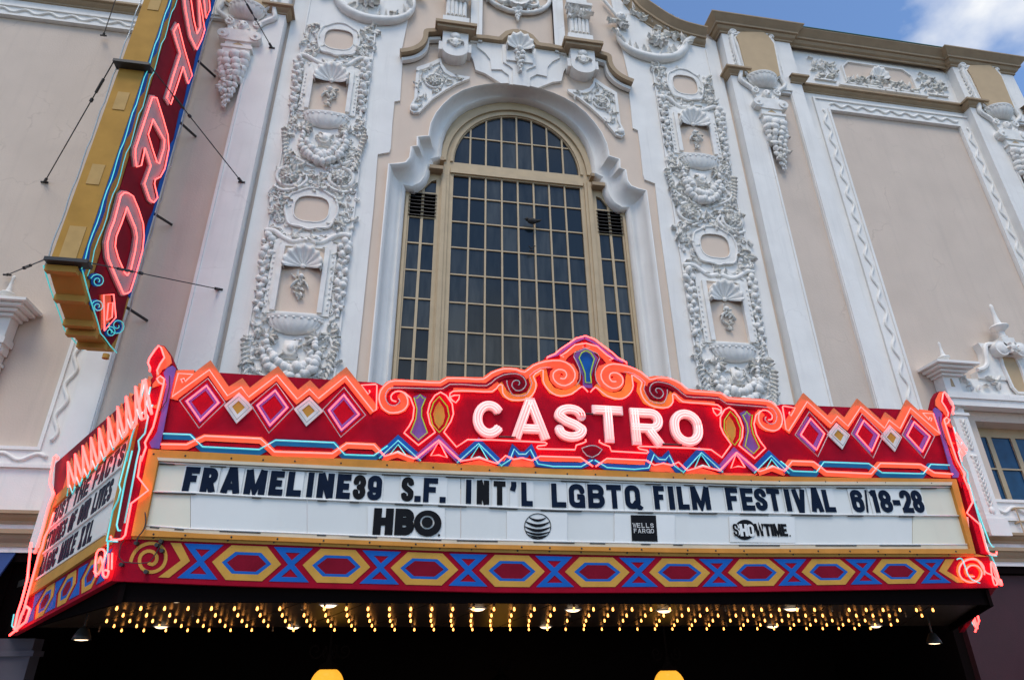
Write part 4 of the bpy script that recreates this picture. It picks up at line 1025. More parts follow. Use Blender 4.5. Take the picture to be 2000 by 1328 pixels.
    mb = MB(T); mb.prism([P3(a, b, .058) for a, b in pts], (0, .006, 0)); frz = mb.build('frieze_field', PEACH, bld)
    mb = MB(T); mb.tube([P3(a, b, .07) for a, b in pts], .05, 5, True); mb.box((fx0 - .3, -.13, zb_ - .15), (fx1 + .3, -.04, zb_ - .08)); mb.build('frieze_frame', RELIEF, frz)
    mb = MB(T); xm = (fx0 + fx1) / 2
    shell_mesh(mb, xm, zb_ + .4, .07, .28, .38, 7, .1)
    for k in range(70):
        t = random.uniform(-1, 1); x = xm + t * (fx1 - fx0) / 2 * .95; z = zb_ + random.uniform(0.02, .42 * (1 - abs(t)) + .1)
        leaf(mb, x, z, .06, random.uniform(0, 6.28), .2, .045, .07, random.uniform(-1.2, 1.2))
    for s_ in (-1, 1):
        xe = fx1 if s_ > 0 else fx0
        mb.box((min(xe + s_ * .35, xe + s_ * 1.05), -.1, zb_ - .02), (max(xe + s_ * .35, xe + s_ * 1.05), -.05, zb_ + .04))
        for k in range(38): leaf(mb, xe + s_ * random.uniform(.3, 1.0), random.uniform(zb_ + .08, zt_ - .1), .05, random.uniform(0, 6.28), .18, .045, .07, random.uniform(-1.3, 1.3))
        for k in range(5): cord(mb, spiral(xe + s_ * random.uniform(.35, .9), random.uniform(zb_ + .15, zt_ - .2), .1, .02, random.uniform(0, 360), 1.3, 10), .02, .075, 5, sm=0)
    stuff(mb.build('frieze_relief', RELIEF, frz, True))
    # base strings of the stucco front
    mb = MB(T); cornice_run(mb, cr, 18.2, .06, 4.98 - .3, [(a * .9, b * .9) for a, b in SPROF]); mb.build('base_string', TAN, bld)
    mb = MB(T); cornice_run(mb, cr, 18.2, .06, 4.38, [(a * .8, b * 1.2) for a, b in SPROF]); mb.build('base_cornice', TAN, bld)
    mb = MB(T); mb.box((cr, -.055, ZB - .02), (18.1, -.01, 4.9)); mb.build('base_band', WHITE, bld)
    # curved gable cornice
    cur = [h3(q, .35) for q in C(1160, 0, 3.32, "250,-120 300,-50 345,5 400,45 460,85 530,125 610,155 700,178 735,185")]
    cur = [(a - .0, b + .02) for a, b in cur]
    mb = MB(T)
    sp = smooth([(a, b, 0) for a, b in cur], 3); rows = []
    for i, v in enumerate(sp):
        d = (sp[min(i + 1, len(sp) - 1)] - sp[max(i - 1, 0)]).normalized(); nx, nz = -d.y, d.x
        if nz < 0: nx, nz = -nx, -nz
        rows.append([P3(v.x + nx * b, v.y + nz * b, .05 + a) for a, b in PROF])
    mb.grid(rows); mb.build('gable_cornice', TAN, bld, 40)

# ---- window aedicules in the side bays (right one measured)
def finial(mb, x, z0, z1, p):
    h = z1 - z0
    mb.lathe([(h * .10, 0), (h * .11, h * .06), (h * .08, h * .08), (h * .075, h * .2), (h * .2, h * .30), (h * .215, h * .34), (h * .19, h * .37), (h * .09, h * .42), (h * .055, h * .6), (h * .04, h * .85), (h * .05, h * .9), (h * .045, h * .95), (h * .012, h)], (x, -p, z0), 10)
for T, sg in SIDES:
    def a3(txt, p): return [h3(q, p) for q in C(1760, 680, 7.379, txt)]
    px0, px1 = a3("615,480", .28)[0][0], a3("945,950", .22)[0][0]; w0 = rw0
    xm = rw0 + 1.3; pw = px1 - px0
    zent = a3("1300,690", .25)[0][1]; zarch = a3("930,835", .25)[0][1]
    zcap0 = a3("830,925", .25)[0][1]
    zped = a3("700,620", .3)[0][1]; zcor = a3("530,215", .45)[0][1]
    mb = MB(T)
    for s_ in (-1, 1):
        xa = px0 if s_ < 0 else 2 * xm - px1
        xb = xa + pw
        mb.box((xa, -.22, 4.75), (xb, -.02, zcap0)); mb.box((xa - .06, -.28, 4.6), (xb + .06, -.02, 4.95)); mb.box((xa - .03, -.25, 4.95), (xb + .03, -.02, 5.05))
        mb.box((xa - .03, -.26, zcap0 - .06), (xb + .03, -.02, zcap0)); mb.box((xa + .02, -.2, zcap0), (xb - .02, -.02, zent))
        mb.box((xa - .02, -.3, zped), (xb + .02, -.02, zcor - .25))
        for k, e in enumerate((.08, .16, .26, .36)): mb.box((xa - e, -.3 - e, zcor - .25 + k * .065), (xb + e, -.02, zcor - .25 + (k + 1) * .065 - .008))
    mb.box((px0 - .02, -.3, zarch), (2 * xm - px0 + .02, -.02, zent - .12)); mb.box((px0 - .06, -.34, zent - .12), (2 * xm - px0 + .06, -.02, zent)); mb.box((px0 - .03, -.32, zent), (2 * xm - px0 + .03, -.02, zped))
    mb.box((px1 - .1, -.16, zped - .01), (2 * xm - px1 + .1, -.02, zcor - .2))
    aed = mb.build('window_aedicule', WHITE, bld)
    mb = MB(T)
    for s_ in (-1, 1):
        xa = px0 if s_ < 0 else 2 * xm - px1; xc_ = xa + pw / 2
        z = 5.2
        while z < zcap0 - .25:
            for u in (-1, 1): leaf(mb, xc_, z, .22, math.radians(90 + u * 48), .13, .03, .035, -u * .4)
            z += .1
            if abs(z - (5.2 + zcap0) / 2) < .05: mb.ball(P3(xc_, z, .23), .07, n=6, m=4, sc=(1.4, .5, .6)); z += .14
        mb.ball(P3(xc_, 5.12, .24), .07, n=6, m=4, sc=(1, .5, 1.4))
        for k in range(16): leaf(mb, xc_ + random.uniform(-.5, .5) * pw, zcap0 + random.uniform(.05, zent - zcap0 - .05), .2, random.uniform(.5, 2.6), .14, .04, .07, random.uniform(-1, 1))
        for u in (-1, 1): cord(mb, spiral(xc_ + u * pw * .42, zent - .22, .09, .02, 90, u * 1.3, 10), .03, .24)
        mb.prism([P3(xc_ - .05, zped + .12, .304), P3(xc_ + .05, zped + .12, .304), P3(xc_ + .02, zped + .32, .304), P3(xc_ - .02, zped + .32, .304)], (0, .006, 0), 1)
    for k in range(46):
        u = random.uniform(-1, 1)
        if abs(u) < .3: continue
        leaf(mb, xm + u * (xm - px1 - .1), random.uniform(zped + .05, zcor + .1 * (abs(u) < .7) - .1), .16 if abs(u) > .75 else .2, random.uniform(0, 6.28), .17, .045, .07, random.uniform(-1.2, 1.2))
    stuff(mb.build('aedicule_relief', [RELIEF, TANP], aed, True))
    zv = a3("1100,30", .3)[0][1]
    for s_ in (-1, 1):
        mb = MB(T)
        vx = xm + s_ * .26
        pp = [(0, zcor - .2), (s_ * 1.0, zcor - .2), (s_ * 1.0, zcor - .02), (s_ * .82, zcor + .04), (s_ * .66, zcor + .2), (s_ * .6, zv + .05), (s_ * .66, zv + .26), (s_ * .45, zv + .26), (s_ * .2, zv + .2), (0, zv + .2)]
        ph = [(s_ * .2, zcor - .3 + .12), (s_ * .26, zv - .25), (s_ * .2, zv - .08), (0, zv - .06), (0, zcor - .3 + .12)]
        mb.prism([P3(xm + a_, b_, .2) for a_, b_ in pp], (0, .2, 0))
        cord(mb, [(xm + s_ * 1.0, zcor + .0), (xm + s_ * .82, zcor + .05), (xm + s_ * .67, zcor + .2), (xm + s_ * .6, zv + .02), (xm + s_ * .5, zv + .2), (vx, zv + .23)], .055, .24, 7)
        mb.tube([P3(vx, zv + .06, .1), P3(vx, zv + .06, .40)], .19, 14); mb.ball(P3(vx, zv + .06, .40), .15, sc=(1, .25, 1))
        mb.build('broken_pediment_volute', RELIEF, aed, 40)
        zf1 = zcor + .02
        mb = MB(T); xc_ = (px0 if s_ < 0 else 2 * xm - px1) + pw / 2; finial(mb, xc_, zf1, zf1 + .62, .3); mb.build('finial', RELIEF, aed, 40)
    mb = MB(T); mb.box((xm - .17, -.4, zv + .12), (xm + .17, -.05, zv + .36)); mb.ball(P3(xm, zv + .08, .4), .11, n=8, m=6)
    for k in range(7): leaf(mb, xm, zv + .05, .38, k * .9, .16, .05, .08, .4)
    mb.build('pediment_block', RELIEF, aed)
    mb = MB(T); ztop_ = zf(1879, 589, .3); finial(mb, xm, zv + .36, ztop_, .28); mb.build('finial', RELIEF, aed, 40)
    zq0, zq1 = zped + .1, zv - .05
    pts = [(xm - .12, zq0), (xm + .12, zq0), (xm + .2, zq0 + .12), (xm + .24, zq1 - .3), (xm + .2, zq1), (xm - .2, zq1), (xm - .24, zq1 - .3), (xm - .2, zq0 + .12)]
    mb = MB(T); mb.prism([P3(a, b, .215) for a, b in pts], (0, .02, 0)); mb.build('aedicule_tablet', TANP, aed)
    mb = MB(T); mb.tube([P3(a, b, .22) for a, b in pts], .04, 5, True); mb.build('tablet_moulding', RELIEF, aed)
    # small casement window in its recess
    sw = MB(T); yb = .42
    cols = 4; gw = (rw1 - rw0) / cols
    hl = []
    for c in range(cols):
        for (a, b) in ((rwb + .1, rwt - .22),):
            hl.append([(rw0 + c * gw + .07, a), (rw0 + (c + 1) * gw - .05, a), (rw0 + (c + 1) * gw - .05, b), (rw0 + c * gw + .07, b)])
    flat(sw, [[(rw0 - .1, rwb - .1), (rw1 + .1, rwb - .1), (rw1 + .1, rwt + .1), (rw0 - .1, rwt + .1)]], lambda u, v: Vector((u, yb, v)), (0, .06, 0), hl)
    sw = sw.build('casement_window', WOOD, bld)
    for H_ in hl:
        n = 3; zz0, zz1 = H_[0][1], H_[2][1]
        for k in range(n):
            za, zb_ = zz0 + (zz1 - zz0) * k / n, zz0 + (zz1 - zz0) * (k + 1) / n
            pane([(H_[0][0], za), (H_[1][0], za), (H_[1][0], zb_), (H_[0][0], zb_)], sw, BGLASS, yb + .04, T)
            if k:
                mb = MB(T); mb.box((H_[0][0], yb + .0, za - .018), (H_[1][0], yb + .035, za + .018)); mb.build('muntin', WOOD, sw)
    # balconet
    zbt = zf(1985, 993, .1)
    mb = MB(T)
    for zz_ in (zbt, zbt - .28): mb.tube([(rw0 - .02, .2, zz_ - .1), (rw0 + .1, -.16, zz_), (rw1 - .1, -.16, zz_), (rw1 + .02, .2, zz_ - .1)], .022, 6)
    for k in range(9):
        xx = rw0 + .1 + (rw1 - rw0 - .2) * k / 8; mb.tube([(xx, -.16, zbt), (xx, -.16, rwb - .2)], .014, 5)
    mb.build('balcony_rail', WOOD, bld)

# ---- shops and recessed lobby under the stucco front
mb = MB()
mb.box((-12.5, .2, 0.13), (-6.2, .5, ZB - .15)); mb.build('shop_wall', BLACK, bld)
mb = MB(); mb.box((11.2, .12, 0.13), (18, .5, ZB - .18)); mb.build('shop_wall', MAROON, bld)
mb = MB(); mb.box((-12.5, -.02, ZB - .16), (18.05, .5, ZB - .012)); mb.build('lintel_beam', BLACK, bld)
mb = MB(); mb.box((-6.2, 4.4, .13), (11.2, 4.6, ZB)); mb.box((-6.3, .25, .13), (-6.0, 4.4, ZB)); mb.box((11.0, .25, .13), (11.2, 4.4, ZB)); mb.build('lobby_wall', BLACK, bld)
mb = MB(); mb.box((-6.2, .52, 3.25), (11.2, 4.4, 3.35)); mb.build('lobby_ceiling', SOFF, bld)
lb = atY(30, 1300, DF)
mb = MB(); mb.box((lb.x - .55, -.12, .13), (lb.x + .22, .2, atY(30, 1247, DF).z)); mb.box((lb.x - .6, -.16, 2.5), (lb.x + .27, .2, 2.58)); mb.build('shop_column', STONE, bld)

# ================================================================== MARQUEE
marq = thing('marquee', 'red theatre marquee with neon CASTRO crest and white letter board', 'marquee', (XC, -2.2, 2.6))
Yfr = -(DF - DM)
FT = [(312, 878), (515, 889), (760, 899), (1100, 916), (1200, 918), (1480, 930), (1866, 935)]        # foot of the red board
WT = [(309, 899), (760, 920.6), (1240, 938), (1480, 945.5), (1859, 947)]                              # head of the letter panel
WB = [(281, 1034), (340, 1039.5), (870, 1061), (1130, 1066.5), (1380, 1071), (1896, 1071.5)]          # foot of the letter panel
DK = [(256, 1046), (340, 1048.5), (870, 1069), (1130, 1075), (1380, 1079.5), (1906, 1081)]            # lower edge of the frame
FA = [(238, 1052), (340, 1056), (870, 1076.5), (1130, 1083), (1380, 1087.3), (1853, 1087.5), (1930, 1087)]  # head of the painted fascia
FB = [(218, 1134), (500, 1145), (1000, 1157), (1400, 1156), (1710, 1151), (1950, 1147)]               # foot of the painted fascia
def row(tab, x0, x1, n=14): return [(x0 + (x1 - x0) * i / n, interp(tab, x0 + (x1 - x0) * i / n)) for i in range(n + 1)]
def onM(p, T=None):
    return (lambda u, v: mq(u, v, p)) if T is None else (lambda u, v: mir(mq(u, v, p)))
def plate(name, polys, p, th, m, parent, T=None, holes=()):
    mb = MB(); flat(mb, polys, onM(p, T), (0, th, 0), holes); return mb.build(name, m, parent)
def neon(name, pts, p, r, m, parent, T=None, closed=False, sm=0):
    if sm: pts = [(v.x, v.y) for v in smooth([(a, b, 0) for a, b in pts], sm, closed)]
    f = onM(p, T); mb = MB(); mb.tube([f(*q) for q in pts], r, 6, closed); return mb.build(name, m, parent, True)

# red crest board
crestL = C(720, 640, 4.167, "125,475 180,437 400,440 590,440 650,413 800,414 940,418 1000,378 1100,338 1160,334 1220,345 1270,360 1330,318 1430,277 1432,245 1520,208 1560,172 1640,118 1690,82 1750,62")
capx = mq(*crestL[-1])
left_board = [(345, 722), (371, 724), (733, 747)] + crestL[:-1]
lw = [mq(*q) for q in left_board]
top3 = lw + [Vector((XC, lw[0].y, capx.z))] + [mir(v) for v in reversed(lw)]
bot3 = [mq(*q) for q in row(FT, 312, 1866)]
bpoly = [(v.x, v.z) for v in top3] + [(v.x, v.z) for v in reversed(bot3)]
mb = MB(); flat(mb, [bpoly], lambda u, v: Vector((u, Yfr, v)), (0, .16, 0)); board = mb.build('crest_board', RED, marq)
pk = [(411.7, 713.5), (544, 723), (677.6, 730)]
TW = .0095
for T, sg in SIDES:
    # zigzag: raised orange band and its tube
    zig = C(220, 650, 3.704, "432,470 700,268 830,455 930,393 985,465 1190,308 1335,480 1425,408 1490,475 1685,316 1895,580")
    band = [(a, b - 4) for a, b in zig]
    plate('zigzag_band', strokes(band, 21), .02, .03, ORANGE, board, T)
    for i in (1, 5, 9): # stub behind each big peak so the band stands proud of the board line
        a, b = zig[i]; plate('zigzag_peak', [[(a - 24, b + 24), (a, b - 12), (a + 24, b + 26)]], -.002, .08, ORANGE, board, T)
    plate('zigzag_end', strokes(C(220, 650, 3.704, "440,480 480,300 590,300"), 17), .018, .02, ORANGE, board, T)
    neon('neon_tube', C(220, 650, 3.704, "505,360 495,335 515,330 525,352 580,300 475,293 430,462 ") + zig[1:-1] + C(220, 650, 3.704, "1885,568 1908,555 1912,380 1902,372 1800,378 1848,445 1862,425 1855,415"), .07, TW, NRED, board, T)
    for dpts in ("690,330 815,505 625,690 485,490", "1185,365 1310,540 1130,725 1000,520", "1675,395 1830,595 1650,755 1520,555"):
        q = C(220, 650, 3.704, dpts); cx = sum(a for a, b in q) / 4; cy = sum(b for a, b in q) / 4
        def sc(k): return [(cx + (a - cx) * k, cy + (b - cy) * k) for a, b in q]
        plate('violet_lozenge', [sc(.80)], .010, .01, VIOLET, board, T, [sc(.50)])
        neon('neon_tube', sc(1.0), .06, .008, NDULL, board, T, True)
        neon('neon_tube', sc(.70), .07, TW, NRED, board, T, True)
    for dpts in ("915,430 1020,540 895,655 805,525", "1425,460 1525,565 1400,675 1310,550"):
        q = C(220, 650, 3.704, dpts); cx = sum(a for a, b in q) / 4; cy = sum(b for a, b in q) / 4
        def sc(k): return [(cx + (a - cx) * k, cy + (b - cy) * k) for a, b in q]
        plate('white_lozenge', [sc(1.0)], .026, .015, SWHITE, board, T, [sc(.44)])
        plate('ochre_lozenge', [sc(.44)], .020, .01, OCHRE, board, T)
        neon('neon_tube', sc(.74), .06, .006, NDULL, board, T, True)
    # lower chain, outer part
    oc = C(220, 650, 3.704, "350,805 535,808 665,745 1070,765 1170,860 1590,872 1695,800 1890,808 1985,890")
    bc = C(220, 650, 3.704, "365,733 560,740 650,828 1060,848 1180,780 1600,798 1680,885 1890,892 1990,820")
    oc2 = C(720, 640, 4.167, "130,1045 235,1015 370,1065")
    plate('chain_band', strokes([(a, b + 3) for a, b in bc], 13), .012, .01, TEAL, board, T)
    plate('chain_band', strokes([(a, b + 3) for a, b in oc[:-1] + oc2], 13), .018, .01, ORANGE, board, T)
    neon('neon_tube', [(a, b - 1) for a, b in bc], .06, .010, NCYAN, board, T)
    neon('neon_tube', oc[:-1] + oc2 + C(720, 640, 4.167, "390,1060 570,915 750,1085 900,1060 1045,1105 1115,1040 1180,1070 1250,1060 1330,1080 1395,1045 1725,1055 1826,1128"), .07, TW, NRED, board, T)
    # A shapes and wave of the inner lower band
    for k, (ap, l, r_, mm, tri, nm) in enumerate((("240,905", "85,1050", "425,1070", BLUE, "240,950 175,1028 240,1005 308,1042", NCYAN), ("570,905", "388,1065", "745,1088", VIOLET, "572,925 505,1040 570,1035 640,1055", NRED), ("895,930", "720,1085", "1085,1115", BLUE, "900,955 832,1060 900,1050 970,1072", NCYAN))):
        P_ = C(720, 640, 4.167, l + ' ' + ap + ' ' + r_)
        plate('chevron', strokes(P_, 13), .024 + k * .003, .012, mm, board, T)
        if k != 1: neon('neon_tube', [(a, b + 3) for a, b in P_], .064, .009, NCYAN, board, T)
        neon('neon_tube', C(720, 640, 4.167, tri), .06, .009, nm, board, T, True)
    plate('wave_band', strokes(C(720, 640, 4.167, "1085,1112 1120,1105 1150,1060 1178,985 1200,1005 1222,1030 1280,1030 1300,1005 1320,985 1375,1105 1500,1118 1730,1122 1820,1085"), 12), .014, .01, BLUE, board, T)
    neon('neon_tube', C(720, 640, 4.167, "1085,1118 1150,1075 1185,985 1222,1028 1280,1028 1315,990 1378,1108 1500,1128 1730,1130 1824,1076"), .06, .009, NCYAN, board, T)
    plate('orange_fill', [C(720, 640, 4.167, "370,1085 750,1105 900,1075 1060,1125 1120,1050 1330,1090 1395,1055 1725,1060 1790,1110 1700,1090 1420,1085 1340,1135 1180,1130 1100,1150 750,1130 400,1110")], .009, .006, ORANGE, board, T)
    # crest bands
    T1 = C(720, 640, 4.167, "225,600 190,590 182,555 215,522 270,520 310,560 318,620 290,665 240,688 170,690 112,650 85,580 100,510 150,455 215,432 400,440 580,448 640,412 800,415 935,418 1000,370 1100,335 1200,340 1270,362 1340,310 1440,275 1560,268 1640,305 1680,370 1665,435 1600,472 1540,455 1505,415 1505,368 1545,340 1595,350 1612,385 1595,415 1560,412")
    T4 = C(720, 640, 4.167, "690,600 655,565 740,548 710,610 660,560 690,516 850,516 1005,520 1060,468 1088,470 1092,530 1140,580 1220,590 1300,575 1350,520 1362,450 1340,395 1380,360 1420,345 1420,430 1450,490 1500,535 1560,555 1650,540 1720,488 1745,482 1785,522")
    T2 = C(720, 640, 4.167, "240,575 255,600 215,635 160,620 135,560 155,510 200,490 400,494 600,498 660,462 820,466 960,472 1030,420 1100,385 1200,375 1260,405 1282,460 1250,505 1200,512 1165,472 1180,435 1215,430 1230,450 1218,470")
    def off(P_, d):
        o_ = []
        for i in range(len(P_)):
            a = Vector(P_[max(i - 1, 0)]); b = Vector(P_[min(i + 1, len(P_) - 1)]); t = (b - a).normalized(); o_.append((P_[i][0] - t.y * d, P_[i][1] + t.x * d))
        return o_
    plate('scroll_band', strokes(off(T1[4:34], 5), 17), .014, .012, ORANGE, board, T)
    plate('scroll_band', strokes([(v.x, v.y) for v in smooth([(a, b, 0) for a, b in T1[27:]], 2)], 13), .018, .012, ORANGE, board, T)
    plate('scroll_band', strokes([(a, b - 4) for a, b in T4[5:9]], 12), .012, .01, ORANGE, board, T)
    plate('scroll_band', strokes(C(720, 640, 4.167, "1060,455 1110,540 1170,570 1240,570 1310,545 1345,470 1325,390 1415,330 1440,440 1490,510 1570,535 1650,515 1705,450"), 14), .010, .008, OCHRE, board, T)
    plate('scroll_spiral', strokes(C(720, 640, 4.167, "200,490 400,494 600,498 660,462 960,472 1030,420 1100,388 1190,380 1250,408 1272,460 1245,500 1200,500 1178,470"), 11), .016, .012, DRED, board, T)
    neon('neon_tube', T1, .07, TW, NRED, board, T, sm=2)
    neon('neon_tube', T2, .065, .008, NDULL, board, T, sm=2)
    neon('neon_tube', T4, .07, TW, NRED, board, T, sm=2)
    neon('neon_tube', C(720, 640, 4.167, "1480,325 1400,330 1310,390 1330,450 1290,540 1230,555 1170,545 1130,470 1125,430"), .06, .007, NDULL, board, T, sm=2)
    T3 = C(720, 640, 4.167, "290,527 340,570 370,650 360,740 330,800 288,855 405,955 542,850 500,780 480,690 500,610 540,550 585,525 630,550 680,620 690,700 670,760 612,850 715,970 805,910 1000,912 1435,932 1452,942 1440,955 1375,962 1368,973 1380,985 1680,992 1690,955 1740,940 1770,925 1765,908")
    neon('neon_tube', T3, .07, TW, NRED, board, T)
    # vase and eye ornaments
    vase = "365,560 420,540 470,565 435,650 432,730 485,855 405,925 335,855 383,740 392,660"
    plate('vase_plate', [C(720, 640, 4.167, vase)], .012, .01, VIOLET, board, T)
    neon('neon_tube', C(720, 640, 4.167, "370,570 395,575 420,545 440,572 462,578 432,650 430,720 478,852 405,912 342,852 385,740 394,660"), .06, .008, NGREEN, board, T, True)
    plate('eye_plate', [C(720, 640, 4.167, "575,600 610,650 622,720 605,780 570,820 538,770 525,700 545,640")], .012, .01, OCHRE, board, T)
    neon('neon_tube', C(720, 640, 4.167, "575,560 640,640 655,720 625,800 575,852 520,790 500,700 528,610"), .06, .008, NGREEN, board, T, True)
    # apex
    ap = C(720, 640, 4.167, "1448,252 1530,228 1600,205 1640,180 1690,132 1750,122")
    plate('crest_band', strokes(C(720, 640, 4.167, "1575,262 1610,215 1680,165 1750,140"), 12), .014, .012, ORANGE, board, T)
    plate('crest_band', strokes(C(720, 640, 4.167, "1460,240 1540,215 1600,170 1680,112 1752,82"), 5), .02, .01, VIOLET, board, T)
    e0 = C(720, 640, 4.167, "1450,252 1455,240 1520,212 1560,176 1640,122 1690,86 1752,66"); e1 = C(720, 640, 4.167, "1590,238 1560,228 1610,200 1680,140 1754,126")
    for P_ in (e0, e1):
        f = onM(.07, T); pts3 = [f(*q) for q in P_]; pts3[-1].x = XC
        mb = MB(); mb.tube(pts3, TW, 6); mb.build('neon_tube', NRED, board, True)
    neon('neon_tube', C(720, 640, 4.167, "1668,235 1715,330 1722,420 1690,470"), .06, .007, NDULL, board, T, sm=2)
    neon('neon_tube', C(720, 640, 4.167, "1800,160 1680,200 1668,232"), .06, .006, NDULL, board, T)
kz_ = [mq(*q) for q in C(720, 640, 4.167, "1745,172 1700,190 1665,240 1710,330 1740,400 1742,490")]
def sym(P_): return [(v.x, v.z) for v in P_] + [(2 * XC - v.x, v.z) for v in reversed(P_)]
mb = MB(); flat(mb, [sym(kz_)], lambda u, v: Vector((u, Yfr - .016, v)), (0, .012, 0)); mb.build('keyhole_plate', VIOLET, board)
k2 = [Vector((XC + (v.x - XC) * .62, 0, (v.z - kz_[3].z) * .8 + kz_[3].z)) for v in kz_]
mb = MB(); flat(mb, [sym(k2)], lambda u, v: Vector((u, Yfr - .022, v)), (0, .004, 0)); mb.build('keyhole_inset', BLUE, board)
mb = MB(); mb.tube([Vector((a, Yfr - .06, b)) for a, b in sym(k2)], .009, 6, True); mb.build('neon_tube', NGREEN, board, True)
lip = C(720, 640, 4.167, "1735,980 1790,962 1815,958 1850,962 1900,990 1870,1030 1820,1055 1775,1040 1745,1005")
plate('lip_plate', [lip], .012, .01, DRED, board)
neon('neon_tube', lip, .06, .008, NDULL, board, None, True)

# CASTRO channel letters with neon strokes
for ch, x0, x1, y0, y1 in (('C', 922.8, 986.4, 785, 857), ('A', 998, 1071.6, 787.6, 859), ('S', 1082, 1143.6, 792, 863.5), ('T', 1157, 1216.7, 794.5, 866), ('R', 1231, 1293.7, 800, 871), ('O', 1307.7, 1369.5, 802, 873)):
    A_, B_ = mq((x0 + 0), (y0 + y1) / 2), mq(x1, (y0 + y1) / 2); zt, zb_ = mq((x0 + x1) / 2, y0).z, mq((x0 + x1) / 2, y1).z
    W_, H_ = B_.x - A_.x, zt - zb_; wd = .122
    mb = MB(); flat(mb, glyph_polys(ch, A_.x, zb_, W_, H_, wd, .5), lambda u, v: Vector((u, Yfr - .045, v)), (0, .045, 0))
    let = mb.build('channel_letter', SWHITE, board); let['label'] = 'letter ' + ch + ' in pink white neon'
    for s_ in glyph(ch, W_, H_, wd, .5):
        for o_ in (-.036, 0, .036):
            if len(s_) == 2:
                d = (Vector(s_[1]) - Vector(s_[0])).normalized(); P_ = [(s_[0][0] - d.y * o_, s_[0][1] + d.x * o_), (s_[1][0] - d.y * o_, s_[1][1] + d.x * o_)]
                P_[0] = (P_[0][0] + d.x * .035, P_[0][1] + d.y * .035); P_[1] = (P_[1][0] - d.x * .035, P_[1][1] - d.y * .035)
            else:
                P_ = []
                for i in range(len(s_)):
                    cl_ = abs(s_[0][0] - s_[-1][0]) + abs(s_[0][1] - s_[-1][1]) < 1e-6
                    a = s_[i - 1] if i else (s_[-2] if cl_ else s_[0]); b = s_[i + 1] if i + 1 < len(s_) else (s_[1] if cl_ else s_[-1])
                    t = (Vector(b) - Vector(a)).normalized(); P_.append((s_[i][0] - t.y * o_, s_[i][1] + t.x * o_))
            mb = MB(); mb.tube([Vector((A_.x + a, Yfr - .075, zb_ + b)) for a, b in P_], .010, 6); mb.build('neon_tube', NPINK, let, True)
# dark transformers' leads between letters
for a, b in (((974, 852.5), (1008, 853.8)), ((1130, 807), (1158, 808.5)), ((1294, 867), (1332, 868.5))):
    neon('cable', [a, b], .07, .012, DARK, board)

# letter board: frame, panels, rails
fo = row(FT, 290, 1868) + [(1906, 1081)] + list(reversed(row(DK, 256, 1906)))
fi = row(WT, 309, 1859) + list(reversed(row(WB, 281.5, 1895)))
frame = plate('letter_board_frame', [fo], .05, .2, FRAME, marq, None, [fi])
fi2 = [(a, b) for a, b in row([(x, y - 7) for x, y in WT], 306, 1861)] + list(reversed(row([(x, y + 0) for x, y in WB], 279, 1897)))
plate('cream_bead', [row([(x, y - 6) for x, y in WT], 307, 1860) + list(reversed(row(WT, 309, 1859)))], .056, .03, CREAM, frame)
plate('cream_bead', [row([(x, y - 9) for x, y in WB], 284, 1893) + list(reversed(row(WB, 281.5, 1895)))], .02, .03, CREAM, frame)
lines = {}
mid = [((a[0] + b[0]) / 2, 0) for a, b in zip(WT, WT)]
RM = [(290, 959.5), (380, 962), (520, 970.5), (731, 980), (910, 987), (1076, 994.5), (1277, 999), (1416, 1000.5), (1620, 1004.5), (1872, 1007)]
edges = [312, 372, 600, 900, 1200, 1500, 1782, 1856]
for i in range(len(edges) - 1):
    for j, (ta, tb) in enumerate((([(x, y + 1) for x, y in WT], [(x, y - 1) for x, y in RM]), ([(x, y + 2) for x, y in RM], [(x, y - 8) for x, y in WB]))):
        e0, e1 = edges[i], edges[i + 1]
        if j: e0 = 282 if i == 0 else e0; e1 = 1892 if i == 6 else e1
        if not j and i == 0: e0 = 299
        if not j and i == 6: e1 = 1868
        top = row(ta, e0 + .6, e1 - .6, 4); bt = row(tb, e0 + .6 - (0 if 0 < i else 6), e1 - .6 + (4 if i == 6 else 0), 4)
        plate('letter_panel', [top + bt[::-1]], .0, .02, PANELY if i in (0, 6) else PANEL, frame)
for tab, dy in ((WT, 4), (RM, 0), (WB, -8.5)):
    x0, x1 = (301, 1862) if tab is WT else ((292, 1874) if tab is RM else (283, 1893))
    neon('letter_rail', row([(x, y + dy) for x, y in tab], x0, x1, 20), .016, .012, TILE, frame)
    x = x0 + 10
    while x < x1 - 60:   # grimy gaps along the rails
        ln = random.choice((18, 30, 55, 80))
        neon('rail_stain', row([(a, b + dy + 2.5) for a, b in tab], x, x + ln, 3), .022, .006, DARK, frame); x += ln + random.choice((30, 45, 70, 110))

